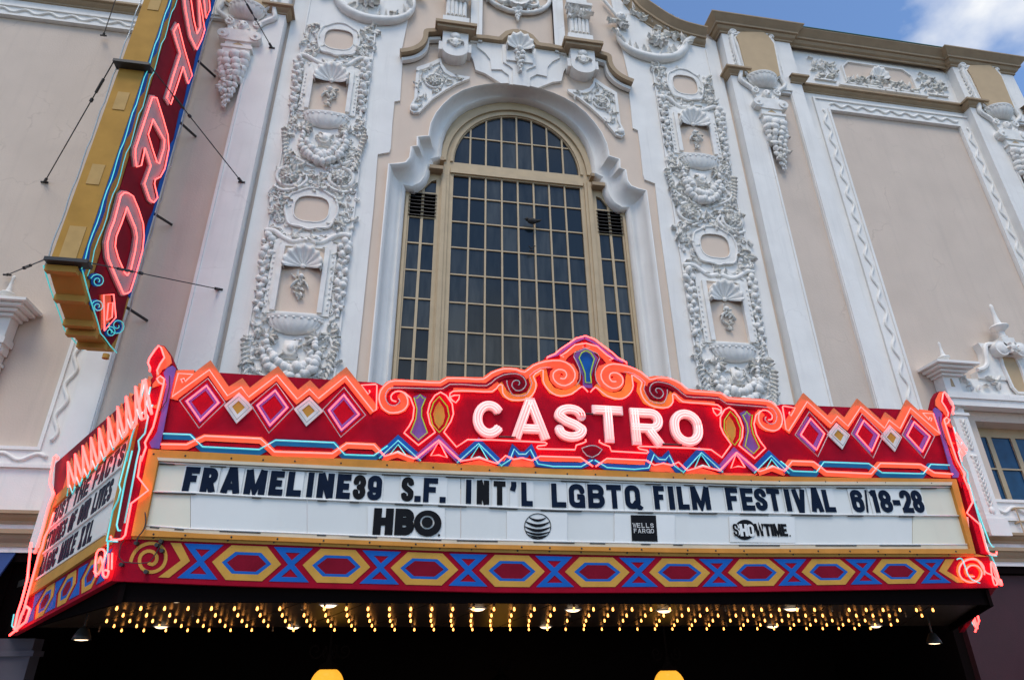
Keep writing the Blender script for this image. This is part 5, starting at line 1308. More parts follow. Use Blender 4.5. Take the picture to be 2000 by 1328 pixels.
CAPS = [(364, 911), (731, 928.6), (910, 936.4), (1076, 944), (1277, 948.6), (1416, 952.2), (1600, 956.4), (1800, 957.5)]
BASE = [(356, 958.3), (731, 976.7), (910, 983.2), (1076, 990.4), (1277, 994.5), (1416, 995.6), (1620, 999.8), (1800, 1001.2)]
ROW1 = [('F', 359.7, 388), ('R', 394, 424.5), ('A', 434, 471), ('M', 478.8, 520), ('E', 526.8, 554), ('L', 561.4, 589.7), ('I', 600.5, 612), ('N', 620, 652), ('E', 658, 685), ('3', 689.6, 714.5), ('9', 718, 745.8), ('S', 784, 808), ('.', 810, 822.5), ('F', 827, 855), ('.', 859, 871),
        ('I', 910, 920.4), ('N', 931, 955.3), ('T', 964, 987.4), ("'", 998.5, 1008.5), ('L', 1018, 1040), ('L', 1077, 1105), ('G', 1111, 1142), ('B', 1148, 1180.5), ('T', 1185, 1213.7), ('Q', 1220.4, 1250), ('F', 1277, 1298), ('I', 1305.7, 1316.3), ('L', 1323, 1344.6), ('M', 1350, 1386),
        ('F', 1418, 1441.8), ('E', 1447.4, 1472), ('S', 1474, 1497), ('T', 1499, 1524), ('I', 1533.6, 1543.4), ('V', 1549, 1574), ('A', 1582, 1605), ('L', 1608, 1628.8), ('6', 1662.4, 1685.7), ('/', 1688, 1696), ('1', 1702, 1714), ('8', 1717.5, 1741), ('-', 1743, 1757), ('2', 1759, 1780), ('8', 1781, 1802)]
NAMES = {'.': 'period', "'": 'apostrophe', '/': 'slash', '-': 'hyphen'}
for li, (ch, x0, x1) in enumerate(ROW1):
    xm = (x0 + x1) / 2; yc, yb_ = interp(CAPS, xm), interp(BASE, xm); ym = (yc + yb_) / 2
    A_, B_ = mq(x0, ym, .012), mq(x1, ym, .012); zt, zb_ = mq(xm, yc, .012).z, mq(xm, yb_, .012).z
    sl_ = (mq(x1, interp(BASE, x1), .012).z - mq(x0, interp(BASE, x0), .012).z) / (B_.x - A_.x)
    wd = .066 if ch not in '/' else .026
    bold = ch in 'FRAMELIN' and x0 < 690
    if bold: wd = .074
    W_, H_ = B_.x - A_.x, zt - zb_
    dark = ch in "3SNT" and 680 < x0 < 1000
    if ch in "I": wd = W_
    if ch == '.': wd = W_ * .98
    if ch == '-': wd = .07
    mb = MB(); f_ = lambda u, v: Vector((u, Yfr - .021, v + (u - A_.x) * sl_ * .6))
    g = .016
    tile = [(A_.x - g, zb_ - .02), (B_.x + g, zb_ - .02), (B_.x + g, zt + .02), (A_.x - g, zt + .02)]
    flat(mb, [tile], lambda u, v: Vector((u, Yfr - .010 - .002 * (li % 2), v + (u - A_.x) * sl_ * .6)), (0, .006, 0)); tl = mb.build('letter_tile', TILE, frame)
    mb = MB(); flat(mb, glyph_polys(ch, A_.x, zb_, W_, H_, wd), f_, (0, .007, 0)); o_ = mb.build('letter', INKB if dark else INK, frame)
    o_['label'] = 'dark marquee ' + (('letter ' + ch) if ch.isalpha() else ('digit ' + ch if ch.isdigit() else NAMES.get(ch, 'mark') + ' mark'))
bolt = MB(); bolt.lathe([(.011, .0), (.011, .004), (.006, .008), (0, .008)], n=8); bolt = bolt.data('bolt', DARK)
for tab, dy, p_ in ((FT, 9, .05), (DK, -4.5, .05), (FA, -5, .02)):
    x = 300
    while x < 1890:
        inst('bolt', bolt, frame, mq(x, interp(tab, x) + dy, p_), rot=(math.pi / 2, 0, 0)); x += random.choice((55, 62, 90))
# logos on the second row
def lp(x0, y0, x1, y1, name, m, p=.014, th=.006):
    return plate(name, [[(x0, y0), (x1, y0 + (x1 - x0) * .022), (x1, y1 + (x1 - x0) * .022), (x0, y1)]], p, th, m, frame)
def circ(cx, cy, rx, ry=None, n=28): ry = ry or rx; return [(cx + rx * math.cos(2 * math.pi * i / n), cy + ry * math.sin(2 * math.pi * i / n)) for i in range(n)]
pl = lp(718, 988, 869, 1047, 'logo_plate', TILE)
def txt(s, x0, y0, x1, y1, wf, m, p=.024, gap=.22, tilt=.022, parent=None, name='logo_letter', ww=None):
    n = len(s); ww = ww or [1] * n; tot = sum(ww) + gap * (n - 1); k = (x1 - x0) / tot; x = x0
    for i, ch in enumerate(s):
        w_ = ww[i] * k; yy = (x - x0) * tilt
        A_ = mq(x, y1 + yy, p); B_ = mq(x + w_, y1 + yy, p); zt = mq(x + w_ / 2, y0 + yy, p).z
        mb = MB(); flat(mb, glyph_polys(ch, A_.x, A_.z, B_.x - A_.x, zt - A_.z, wf * (zt - A_.z)), lambda u, v: Vector((u, A_.y, v)), (0, .005, 0)); mb.build(name, m, parent or frame)
        x += w_ + gap * k
txt('HB', 727, 992, 808, 1043.5, .30, INKB, gap=.08, parent=frame, ww=[1, .98])
plate('logo_ring', [circ(835.4, 1021.5, 27, 25.5)], .03, .005, INKB, frame, None, [circ(834.5, 1019.5, 14, 13.5)])
plate('logo_disc', [circ(834.5, 1019.5, 10.8, 10.4)], .03, .005, INKB, frame)
plate('logo_dot', [circ(857.5, 1044.5, 2.2)], .026, .005, INKB, frame)
lp(990, 998, 1108, 1054, 'logo_plate', TILE)
plate('globe_outline', [circ(1050.3, 1027.4, 26.3, 25.6, 40)], .022, .005, INKB, frame, None, [circ(1050.3, 1027.4, 25.1, 24.4, 40)])
for (yy, xl, xr, sag, th) in ((-19, -17, 17, 7.0, 4.2), (-11, -24.2, 23.6, 9, 5.4), (-1, -25.2, 25.0, 8.5, 5.4), (8.2, -23.5, 24.0, 7, 4.0), (15.5, -19, 19.8, 5, 2.6)):
    top = []; bt = []
    for i in range(13):
        t = i / 12; x = xl + (xr - xl) * t; b = math.sin(math.pi * (t * .86 + .07)); top.append((1050.3 + x, 1027.4 + yy + sag * b * .8 - th * .1 + x * .02)); bt.append((1050.3 + x, 1027.4 + yy + sag * b * .8 + th * math.sin(math.pi * t) ** .7 * .95 + .3 + x * .02))
    plate('globe_stripe', [top + bt[::-1]], .022, .005, INKB, frame)
plate('globe_stripe', [[(1035, 1047.2), (1050, 1050.6), (1066, 1047.8), (1062, 1049.8), (1050, 1052), (1039, 1049.8)]], .022, .005, INKB, frame)
lp(1200, 1003, 1318, 1058, 'logo_plate', TILE)
plate('black_logo_square', [[(1232, 1005.3), (1281, 1006.2), (1284.6, 1057), (1234.6, 1055.7)]], .024, .006, INKB, frame)
def serif(s, x0, y0, x1, y1):
    n = len(s); k = (x1 - x0) / n
    for i, ch in enumerate(s):
        xa = x0 + k * i; w_ = k * (.86 if ch in 'WG' else .70)
        A_ = mq(xa, y1 + i * .1, .033); B_ = mq(xa + w_, y1 + i * .1, .033); zt = mq(xa, y0 + i * .1, .033).z; H_ = zt - A_.z; W_ = B_.x - A_.x
        P_ = glyph_polys(ch, A_.x, A_.z, W_, H_, H_ * .13)
        for st in glyph(ch, W_, H_, H_ * .13):
            for e in (st[0], st[-1]):
                if e[1] < H_ * .05 or e[1] > H_ * .95: P_.append([(A_.x + e[0] - H_ * .13, A_.z + e[1] - H_ * .035), (A_.x + e[0] + H_ * .13, A_.z + e[1] - H_ * .035), (A_.x + e[0] + H_ * .13, A_.z + e[1] + H_ * .035), (A_.x + e[0] - H_ * .13, A_.z + e[1] + H_ * .035)])
        mb = MB(); flat(mb, P_, lambda u, v: Vector((u, A_.y, v)), (0, .004, 0)); mb.build('logo_letter', SWHITE, frame)
serif('WELLS', 1236.5, 1021.3, 1279.5, 1029.5); serif('FARGO', 1238.5, 1032, 1280, 1040)
plate('logo_plate', [[(1424, 1008), (1552, 1009), (1554, 1060), (1426, 1058)]], .014, .006, TILE, frame)
plate('logo_disc', [circ(1455.2, 1034, 20.2, 19.8, 36)], .022, .005, INKB, frame)
txt('H', 1447, 1023, 1462.5, 1046.5, .26, TILE, .03)
txt('S', 1435.5, 1023, 1446.5, 1045.5, .22, TILE, .03)
txt('S', 1434.2, 1022.5, 1444, 1046, .16, INKB, .036)
txt('O', 1462, 1023.5, 1475, 1047, .2, TILE, .03)
txt('WTIME', 1477, 1022.3, 1540, 1046, .21, INKB, .024, gap=.05, ww=[1.35, .9, .35, 1.15, .8], tilt=.01)
plate('logo_dot', [circ(1543.5, 1045.6, 1.4)], .022, .004, INKB, frame)

# lower gold rail and painted fascia
plate('gold_rail', [row([(a, b + .8) for a, b in DK], 254, 1908) + list(reversed(row([(a, b - .6) for a, b in FA], 240, 1930)))], .02, .1, GOLD, marq)
fas = plate('fascia', [row(FA, 238, 1931) + list(reversed(row(FB, 218, 1950)))], .0, .1, RED, marq)
def fas_map(cx, hw):     # local: u in -1..1 across, v 0 top .. 1 foot
    def g(u, v):
        x = cx + u * hw; t = interp(FA, x) + 4; b = interp(FB, x) - 11
        lean = (x - 971) / 3000 * (v - .5) * (b - t)
        return (x + lean, t + (b - t) * v)
    return g
HX = [(481.6, 67.5), (657, 66), (829, 66), (1000, 64), (1166.6, 63), (1327.5, 59.5), (1477.5, 55.5), (1618.5, 52.5), (1755, 50.5)]
for cx, hw in HX:
    g = fas_map(cx, hw)
    def hexa(k, kv): return [g(-k, .5), g(-k * .52, .5 - kv), g(k * .52, .5 - kv), g(k, .5), g(k * .52, .5 + kv), g(-k * .52, .5 + kv)]
    plate('hexagon_gold', [hexa(1.0, .5)], .006, .006, OCHRE, fas, None, [hexa(.72, .315)])
    plate('hexagon_blue', [hexa(.72, .315)], .005, .005, BLUE, fas, None, [hexa(.575, .235)])
    plate('hexagon_crimson', [hexa(.575, .235)], .004, .004, DRED, fas)
XS = [391.7, 568.6, 743, 914.5, 1083, 1247, 1402.5, 1548, 1687, 1822]
for i, cx in enumerate(XS):
    hw = interp([(390, 39), (1000, 37.5), (1400, 34), (1822, 29)], cx); g = fas_map(cx, hw)
    outer = [g(-1, 0), g(1, 0), g(.16, .5), g(1, 1), g(-1, 1), g(-.16, .5)]
    plate('hourglass_blue', [outer], .006, .006, BLUE, fas, None, [[g(-.38, .15), g(.38, .15), g(0, .37)], [g(-.42, .86), g(.42, .86), g(0, .62)]])
g = fas_map(345, 26); plate('fascia_chevron', [[g(-.75, 0), g(.05, 0), g(1, .5), g(-.3, 1), g(-1.1, 1), g(.3, .5)]], .006, .006, OCHRE, fas)
g = fas_map(1856, 22); plate('fascia_chevron', [[g(.7, 0), g(-.1, 0), g(-1, .5), g(.3, 1), g(1.1, 1), g(-.3, .5)]], .006, .006, OCHRE, fas)
sp = C(180, 880, 3.448, "258,748 275,700 310,655 360,628 410,622 460,640 490,680 495,730 475,780 430,810 380,815 335,790 318,745 330,700 370,675 410,680 435,710 430,745 405,765 375,755")
plate('fascia_spiral', strokes([(v.x, v.y) for v in smooth([(a, b, 0) for a, b in sp], 2)], 6.5), .006, .006, OCHRE, fas)
sp = C(1480, 740, 3.018, "1330,1150 1325,1100 1290,1065 1240,1060 1195,1085 1180,1130 1200,1175 1250,1195 1300,1180 1315,1135 1290,1100 1250,1095 1225,1120 1235,1155 1270,1160")
plate('fascia_spiral', strokes([(v.x, v.y) for v in smooth([(a, b, 0) for a, b in sp], 2)], 6), .006, .006, OCHRE, fas)
neon('neon_tube', [(a + 2, b + 1) for a, b in sp], .05, TW, NRED, fas, sm=2)
neon('neon_tube', C(1840, 980, 9.4875, "275,1065 320,1045 370,1060 420,1180 470,1320 500,1380 560,1440 700,1500"), .06, .009, NCYAN, fas, sm=2)
neon('neon_tube', C(1840, 980, 9.4875, "430,1080 560,1045 660,1080 740,1200 820,1310 900,1340 940,1380 1000,1450 1020,1520 980,1540 940,1440 900,1140 960,1150 1020,1320 1060,1450 1090,1540"), .05, TW, NRED, fas, sm=2)
for (a, b) in ((227, 1054), (268, 1061), (316, 1058), (308, 1065), (318, 1076), (287, 1117), (239, 1103)):
    mb = MB(); c = mq(a, b, .01); mb.tube([c + Vector((0, .01, 0)), c + Vector((0, -.05, 0))], .022, 8); mb.build('tube_socket', DARK, fas)
neon('loose_cable', C(220, 1000, 6.64, "150,365 110,420 85,560 120,620 180,650 440,655 520,590 580,500 610,440 640,390"), .05, .005, DARK, fas, sm=3)
neon('loose_cable', C(220, 1000, 6.64, "420,0 430,120 400,230 330,320 310,400"), .08, .007, DARK, frame, sm=3)

# corner posts, side wings
N0 = mq(218, 1133); dS = Vector((-.70, 1, 0)).normalized(); nS = Vector((-1, -.70, 0)).normalized()
def onS(p): return lambda px, py: onplane(px, py, N0 + nS * p, nS)
for T, sg in SIDES:
    fz = (lambda v: v) if T is None else mir
    def splate(name, polys, p, th, m, parent, holes=()):
        mb = MB(T); flat(mb, polys, onS(p), -nS * th, holes); return mb.build(name, m, parent)
    def sneon(pts, p, r, m, parent, sm=0):
        if sm: pts = [(v.x, v.y) for v in smooth([(a, b, 0) for a, b in pts], sm)]
        mb = MB(T); f = onS(p); mb.tube([f(*q) for q in pts], r, 6); return mb.build('neon_tube', m, parent, True)
    # corner post on the front plane
    post = C(180, 660, 5.533, "690,100 720,78 780,85 840,160 905,310 890,400 830,680 770,1000 735,1195 660,1200 600,1330") + [(288, 880), (256, 1053), (234, 1054), (264, 910)] + C(180, 660, 5.533, "560,1000 600,700 620,560 655,420 620,330 600,270 640,190")
    mb = MB(T); flat(mb, [post], lambda u, v: mq(u, v, .03), (0, .1, 0)); pst = mb.build('corner_post', RED, marq)
    mb = MB(T); flat(mb, [C(180, 660, 5.533, "905,330 870,298 810,320 770,375 800,480 790,560 740,830 700,1010 660,1080 615,1130 640,1185 725,1195 770,1000 830,680 890,400")], lambda u, v: mq(u, v, .04), (0, .012, 0)); mb.build('violet_strip', VIOLET, pst)
    mb = MB(T); flat(mb, [C(180, 660, 5.533, "720,85 775,92 850,200 862,270 800,325 760,340 720,400 760,430 800,500 740,740 690,900 640,1040 560,1120 570,1180 545,1240 600,1100 650,960 700,760 690,760 620,740 700,720 755,500 700,520 650,540 650,500 700,440 690,380 720,300 780,220 770,170")], lambda u, v: mq(u, v, .045), (0, .012, 0)); mb.build('orange_strip', ORANGE, pst)
    mb = MB(T); f = lambda u, v: mq(u, v, .09)
    for P_ in (C(180, 660, 5.533, "625,360 628,320 605,270 620,220 680,130 720,85 745,105 770,180 782,212 735,280 702,350 712,395"),
               C(180, 660, 5.533, "760,500 720,480 700,440 735,410 780,445 772,500 740,640 700,800 660,960 570,1130 582,1180 530,1330") + C(180, 880, 5.106, "490,50 455,260 560,395 390,525 330,840 300,875 240,888 190,880 185,850")):
        o_ = MB(T); o_.tube([f(*q) for q in P_], TW * 1.1, 6); o_.build('neon_tube', NRED, pst, True)
    for P_, p in ((C(180, 660, 5.533, "630,530 600,680 570,790 605,850 570,1030 500,1110 510,1200 480,1330") + C(180, 880, 5.106, "400,340 325,720"), .07),):
        o_ = MB(T); o_.tube([mq(*q, p) for q in P_], .010, 6); o_.build('neon_tube', NCYAN, pst, True)
    o_ = MB(T); o_.tube([mq(*q, .06) for q in C(180, 660, 5.533, "835,410 835,520 800,680 740,780 680,830")], .006, 5); o_.build('cable', DARK, pst)
    # side wing
    wing = splate('wing_board', [[(238, 1052), (300, 795), (321, 715), (290, 745), (108, 905), (103, 985), (50, 1166)]], -.02, .08, DRED, marq)
    sfas = splate('wing_fascia', [[(218, 1133), (238, 1052), (50, 1166.6), (20, 1241)]], .0, .08, RED, marq)
    def sq(u, v):  # u 0 near..1 far, v 0 top..1 foot of the side fascia
        a = Vector((237, 1057)).lerp(Vector((52, 1168)), u); b = Vector((219, 1128)).lerp(Vector((24, 1236)), u); return tuple(a.lerp(b, v))
    for k, (u0, u1) in enumerate(((.17, .36), (.43, .60), (.66, .82))):
        um = (u0 + u1) / 2; hw = (u1 - u0) / 2
        def hx(k_, kv): return [sq(um - hw * k_, .5), sq(um - hw * k_ * .5, .5 - kv), sq(um + hw * k_ * .5, .5 - kv), sq(um + hw * k_, .5), sq(um + hw * k_ * .5, .5 + kv), sq(um - hw * k_ * .5, .5 + kv)]
        splate('hexagon_gold', [hx(1.0, .46)], .006, .006, OCHRE, sfas, [hx(.7, .3)])
        splate('hexagon_blue', [hx(.7, .3)], .005, .005, BLUE, sfas, [hx(.5, .2)])
        splate('hexagon_crimson', [hx(.5, .2)], .004, .004, DRED, sfas)
        ux = u1 + .035; w_ = .05
        splate('hourglass_blue', [[sq(ux - w_, .05), sq(ux + w_, .05), sq(ux + .01, .5), sq(ux + w_, .93), sq(ux - w_, .93), sq(ux - .01, .5)]], .006, .006, BLUE, sfas)
    ux = .13; splate('hourglass_blue', [[sq(ux - .04, .05), sq(ux + .04, .05), sq(ux + .01, .5), sq(ux + .04, .93), sq(ux - .04, .93), sq(ux - .01, .5)]], .006, .006, BLUE, sfas)
    # wing letter board
    TL, TR, BR, BL = (103, 992), (253, 848), (207, 1045), (66, 1138)
    sfr = splate('wing_letter_board_frame', [[(100, 976), (262, 824), (208, 1062), (52, 1166)]], .04, .1, GOLD, marq, [[TL, TR, BR, BL]])
    spn = splate('wing_letter_panel', [[TL, TR, BR, BL]], .005, .02, PANEL, sfr)
    q4 = [onS(.012)(*q) for q in (TL, TR, BR, BL)]
    def pq(u, v):
        a = q4[0].lerp(q4[1], u); b = q4[3].lerp(q4[2], u); return b.lerp(a, v)
    Wm = ((q4[1] - q4[0]).length + (q4[2] - q4[3]).length) / 2; Hm = ((q4[0] - q4[3]).length + (q4[1] - q4[2]).length) / 2
    for r_, (text, uend) in enumerate((('JUST THE FACTS', .985), ('STORIES OF OUR LIVES', .93), ('MAGIC MIKE XXL', .80))):
        v0 = 1 - (r_ + 1) * .325 + .03; hh = .235; n = len(text)
        o_ = MB(T); o_.tube([pq(.01, v0 - .035), pq(.99, v0 - .035)], .02, 5); o_.build('letter_rail', TILE, sfr)
        lw_ = [(.55 if c in 'I ' else (1.25 if c in 'MW' else 1.0)) for c in text]; gap = .24; tot = sum(lw_) + gap * (n - 1)
        span = min(uend - .02, tot * .245 / Wm); u = uend - span; k = span / tot
        for c, lw1 in zip(text, lw_):
            if c != ' ':
                P_ = glyph_polys(c, u * Wm, v0 * Hm, lw1 * k * Wm, hh * Hm, .062 if c != 'I' else lw1 * k * Wm)
                o_ = MB(T); flat(o_, P_, lambda a, b: pq(a / Wm, b / Hm), -nS * .006); o_.build('letter', INK, sfr)
            u += (lw1 + gap) * k
    # zigzag crest of the wing
    zz_ = []
    for i in range(8):
        t = i / 7; near = Vector((282, 772)).lerp(Vector((112, 942)), t); zz_.append((near.x, near.y))
    zpk = [(284, 742), (265, 756), (247, 775), (230, 795), (212, 816), (194, 837), (178, 855), (162, 871), (147, 887), (133, 902)]
    path = []
    for i in range(10): path += [(zpk[i][0] + 12, zpk[i][1] + 66 - i * 3), zpk[i], (zpk[i][0] + 1, zpk[i][1] + 74 - i * 3)]
    band = []
    for i in range(10):
        splate('zigzag_peak', [[(zpk[i][0] + 20, zpk[i][1] + 50), (zpk[i][0] + 6, zpk[i][1] - 8), (zpk[i][0] - 14, zpk[i][1] + 66)]], -.005, .05, ORANGE, wing)
        sneon([(zpk[i][0] - 2, zpk[i][1] + 66), (zpk[i][0] + 1, zpk[i][1] + 40), (zpk[i][0] + 9, zpk[i][1] + 62), (zpk[i][0] + 14, zpk[i][1] + 48)], .09, .010, NCYAN, wing)
    sneon(path, .10, .017, NRED, wing)
    sneon(C(0, 880, 6.64, "740,120 750,90 725,65 705,90 660,300 650,420 700,560 640,700 560,1000 500,1200 450,1328"), .1, .018, NRED, wing)
    sneon(C(0, 880, 6.64, "700,800 640,1000 580,1120 545,1260 510,1328") + [(52, 1170), (44, 1200)], .08, .014, NRED, wing)
    sneon(C(0, 1060, 4.954, "300,0 265,350 210,560 170,680 140,830 160,850 210,690 250,610 290,640 250,760 120,870 95,890"), .1, .016, NRED, sfas)
    sneon(C(0, 1060, 4.954, "135,690 115,800 150,840"), .1, .01, NCYAN, sfas)
    sneon(C(180, 880, 5.106, "40,1250 30,1180 45,1020 90,980 130,1010 110,1130 60,1230 20,1200"), .08, TW * 1.2, NRED, sfas, 2)
    sneon(C(180, 880, 5.106, "60,1120 85,1060 105,1130 110,1240 145,1260 165,1200 130,1190"), .06, TW * 1.2, NRED, sfas, 2)
    sneon(C(180, 880, 5.106, "165,1030 160,1180"), .04, TW, NRED, sfas); sneon(C(180, 880, 5.106, "200,1020 195,1180"), .04, TW, NRED, sfas)
    for P_ in ("360,0 270,340 285,390 260,490 205,600 145,900 160,905 155,1000 90,1180", "400,0 330,300 245,740 260,795 280,795", "250,905 165,900 150,930"):
        sneon(C(180, 880, 5.106, P_), .08, .010, NCYAN, sfr)
    sneon(C(180, 660, 5.533, "580,440 540,620 500,770 480,900 430,1060 370,1330"), .08, .010, NCYAN, wing)
    sneon(C(180, 660, 5.533, "550,460 530,600 505,770"), .09, .014, NRED, wing)

# roof deck and soffit
z1 = CZ + (lambda d: d.z / d.y * 8.9)(ray(1000, 1195)); z5 = CZ + (lambda d: d.z / d.y * 12.2)(ray(1000, 1234))
def zsof(Y): return z1 + .10 + (z5 - z1) * (Y - 8.9) / 3.3
XL0, XR0 = N0.x, 2 * XC - N0.x; XL1, XR1 = N0.x - .70 * 4.4, 2 * XC - N0.x + .70 * 4.4
def sof_x(Y, s_): return (XL0 - .70 * (Y - 8) + .12) if s_ < 0 else (XR0 + .70 * (Y - 8) - .12)
mb = MB(); zt = zsof(8.1) + .6
mb.prism([Vector((XL0 + .1, Yfr + .15, zt)), Vector((XR0 - .1, Yfr + .15, zt)), Vector((XR1 - .1, -.05, zt)), Vector((XL1 + .1, -.05, zt))], (0, 0, -.1), back=True); mb.build('roof_deck', DARK, marq)
n = 15
for i in range(n):
    y0, y1 = 8.12, 12.38
    a0, a1 = i / n, (i + 1) / n
    g = .012
    pts = []
    for (Y, a) in ((y0, a0), (y0, a1), (y1, a1), (y1, a0)):
        xl, xr = sof_x(Y, -1), sof_x(Y, 1); x = xl + (xr - xl) * a + (g if a == a0 else -g); pts.append(Vector((x, Y - DF, zsof(Y))))
    mb = MB(); mb.prism(pts, (0, 0, .03), back=True); mb.build('soffit_panel', SOFF, marq)
for s_ in (-1, 1):
    mb = MB(); xa, xb = sof_x(8.05, s_), sof_x(12.38, s_)
    mb.prism([Vector((xa, 8.05 - DF, zsof(8.05) - .10)), Vector((xb, -.02, zsof(12.38) - .10)), Vector((xb, -.02, zsof(12.38) + .1)), Vector((xa, 8.05 - DF, zsof(8.05) + .1))], (-s_ * .05, 0, 0), back=True); mb.build('soffit_edge', BLACK, marq)
mb = MB(); mb.box((XL0 + .1, Yfr + .1, zsof(8.1) - .08), (XR0 - .1, Yfr + .16, zsof(8.1) + .3)); mb.build('soffit_edge', BLACK, marq)
bulb = MB()
bulb.lathe([(.0, .10), (.024, .10), (.024, .05), (.016, .045)], n=8, mi=1)
bulb.lathe([(.014, .046), (.016, .036), (.024, .012), (.025, .0), (.02, -.016), (.008, -.024), (.0, -.025)], n=8, mi=0)
bulbd = bulb.data('bulb', [mat('dead_bulb_glass', (0.3, 0.2, 0.12), 0.2), SOCK], True); bulb = bulb.data('bulb', [BULBG, SOCK], True)
sofp = [o for o in bld.children][:0]
for r_ in range(5):
    Y = 8.95 + .8 * r_; nb = 42
    for k in range(nb):
        a = (k + .5 + (.5 if r_ % 2 else 0)) / (nb + .5)
        xl, xr = sof_x(8.9 + (Y - 8.9) * .6, -1) + .18, sof_x(8.9 + (Y - 8.9) * .6, 1) - .5
        x = xl + (xr - xl) * a
        inst('bulb', bulb if random.random() > .07 else bulbd, marq, (x, Y - DF, zsof(Y) - .066), (.6, .6, .66)).matrix_parent_inverse = Matrix.Translation(-marq.location)
dl = MB(); dl.lathe([(.12, .03), (.12, 0), (.10, -.008), (.10, .0)], n=16, mi=1); dl.lathe([(.098, -.006), (.07, -.025), (.03, -.034), (0, -.036)], n=16, mi=0); dl = dl.data('downlight', [DISC, SWHITE])
for (a, b) in ((345, 1169), (642, 1180), (933, 1187), (1119, 1189), (1297, 1191), (1546, 1187), (315, 1222), (572, 1230), (1066, 1239), (1511, 1235), (1712, 1229)):
    d = ray(a, b); lo, hi = 8.2, 12.3
    for _ in range(40):
        Y = (lo + hi) / 2
        if CZ + d.z / d.y * Y > zsof(Y): hi = Y
        else: lo = Y
    o_ = inst('downlight', dl, marq, (d.x / d.y * Y, Y - DF, zsof(Y) - .004)); o_.matrix_parent_inverse = Matrix.Translation(-marq.location)

# ================================================================== BLADE SIGN
YB0, YB1 = 9.62, 11.5                       # street edge and wall edge of the blade (distance from the camera plane)
XS_ = -0.5325 * YB0                         # its red lettered face
bl = thing('blade_sign', 'tall gold edged vertical theatre sign with pink neon letters on crimson', 'sign', (XS_, YB1 - DF, 5))
bw = .43
def onB(p=0.0):
    return lambda px, py: onplane(px, py, Vector((XS_ + p, 0, 0)), Vector((1, 0, 0)))
def B2(px, py): v = onB()(px, py); return v.y, v.z
yf, yb = YB0 - DF, YB1 - DF
ztopB = CZ + 1.62 * YB0
prof = [B2(*q) for q in C(0, 360, 3.32, "515,560 545,690 560,740 600,860 612,900 628,962 650,985 690,1040 735,1088")]
prof[0] = (yf, prof[0][1])
prof = [(max(yf, a), b) for a, b in prof]
bback = [B2(*q) for q in C(0, 360, 3.32, "770,1050 800,950")]
side = [(yf, ztopB)] + prof + [(min(a, yb), b) for a, b in bback] + [(yb, bback[-1][1] + .4), (yb, ztopB)]
mb = MB()
k = len(side)
mb.add([(XS_, a, b) for a, b in side] + [(XS_ - bw, a, b) for a, b in side], [list(range(k)), list(range(2 * k - 1, k - 1, -1))] + [[i, k + i, k + (i + 1) % k, (i + 1) % k] for i in range(k)])
body = mb.build('sign_body', GOLD, bl)
# stepped mouldings under the street edge
for i in range(len(prof) - 1):
    (a0, b0), (a1, b1) = prof[i], prof[i + 1]
    if i in (0, 2, 4, 5, 7):
        mb = MB(); mb.box((XS_ - bw - .012, a0 - .05, b0 - .09), (XS_ + .004, a0 + .06, b0 + .02)); mb.build('edge_moulding', GOLD, bl)
# crimson face
face = [(yf + .16, ztopB)] + [(a + .13, b + .02) for a, b in prof[1:-1]] + [(min(a, yb) - .06, b + .12) for a, b in bback] + [(yb - .1, bback[-1][1] + .5), (yb - .1, ztopB)]
mb = MB(); mb.prism([(XS_ + .015, a, b) for a, b in face], (-.013, 0, 0)); fc = mb.build('crimson_face', DRED, bl)
def wig(y0, amp, z0, z1, n):
    return [(y0 + amp * (1 if (i % 4) < 2 else -1) * (.6 + .4 * math.sin(i * 1.7)), z0 + (z1 - z0) * i / n) for i in range(n + 1)]
zlo = prof[0][1]
mb = MB(); w_ = wig(yf + .12, .05, zlo, ztopB, 40)
mb.prism([(XS_ + .022, yf + .01, ztopB), (XS_ + .022, yf + .01, zlo)] + [(XS_ + .022, a, b) for a, b in w_], (-.018, 0, 0)); mb.build('blue_wave_border', BLUE, bl)
mb = MB(); w2 = wig(yb - .15, .05, bback[-1][1] + .6, ztopB, 40)
mb.prism([(XS_ + .022, yb - .02, ztopB), (XS_ + .022, yb - .02, bback[-1][1] + .6)] + [(XS_ + .022, a, b) for a, b in w2], (-.018, 0, 0)); mb.build('blue_wave_border', BLUE, bl)
for y0, amp, x_, m_, r_, n_ in ((yf - .02, .02, XS_ + .05, NCYAN, .008, 46), (yf + .17, .035, XS_ + .06, NCYAN, .007, 44), (yf + .0, .02, XS_ - bw - .05, NDULL, .011, 46), (yb + .03, .05, XS_ + .04, NDULL, .009, 44)):
    mb = MB(); mb.tube([(x_, a, b) for a, b in wig(y0, amp, zlo if y0 < yb - .2 else bback[-1][1] + .3, ztopB, n_)], r_, 6); mb.build('neon_tube', m_, bl, True)
mb = MB(); mb.tube([(XS_ - bw - .05, a - .03, b) for a, b in prof], .011, 6); mb.build('neon_tube', NCYAN, bl, True)
mb = MB(); mb.tube([(XS_ + .05, a + .02, b - .0) for a, b in prof], .010, 6); mb.build('neon_tube', NCYAN, bl, True)
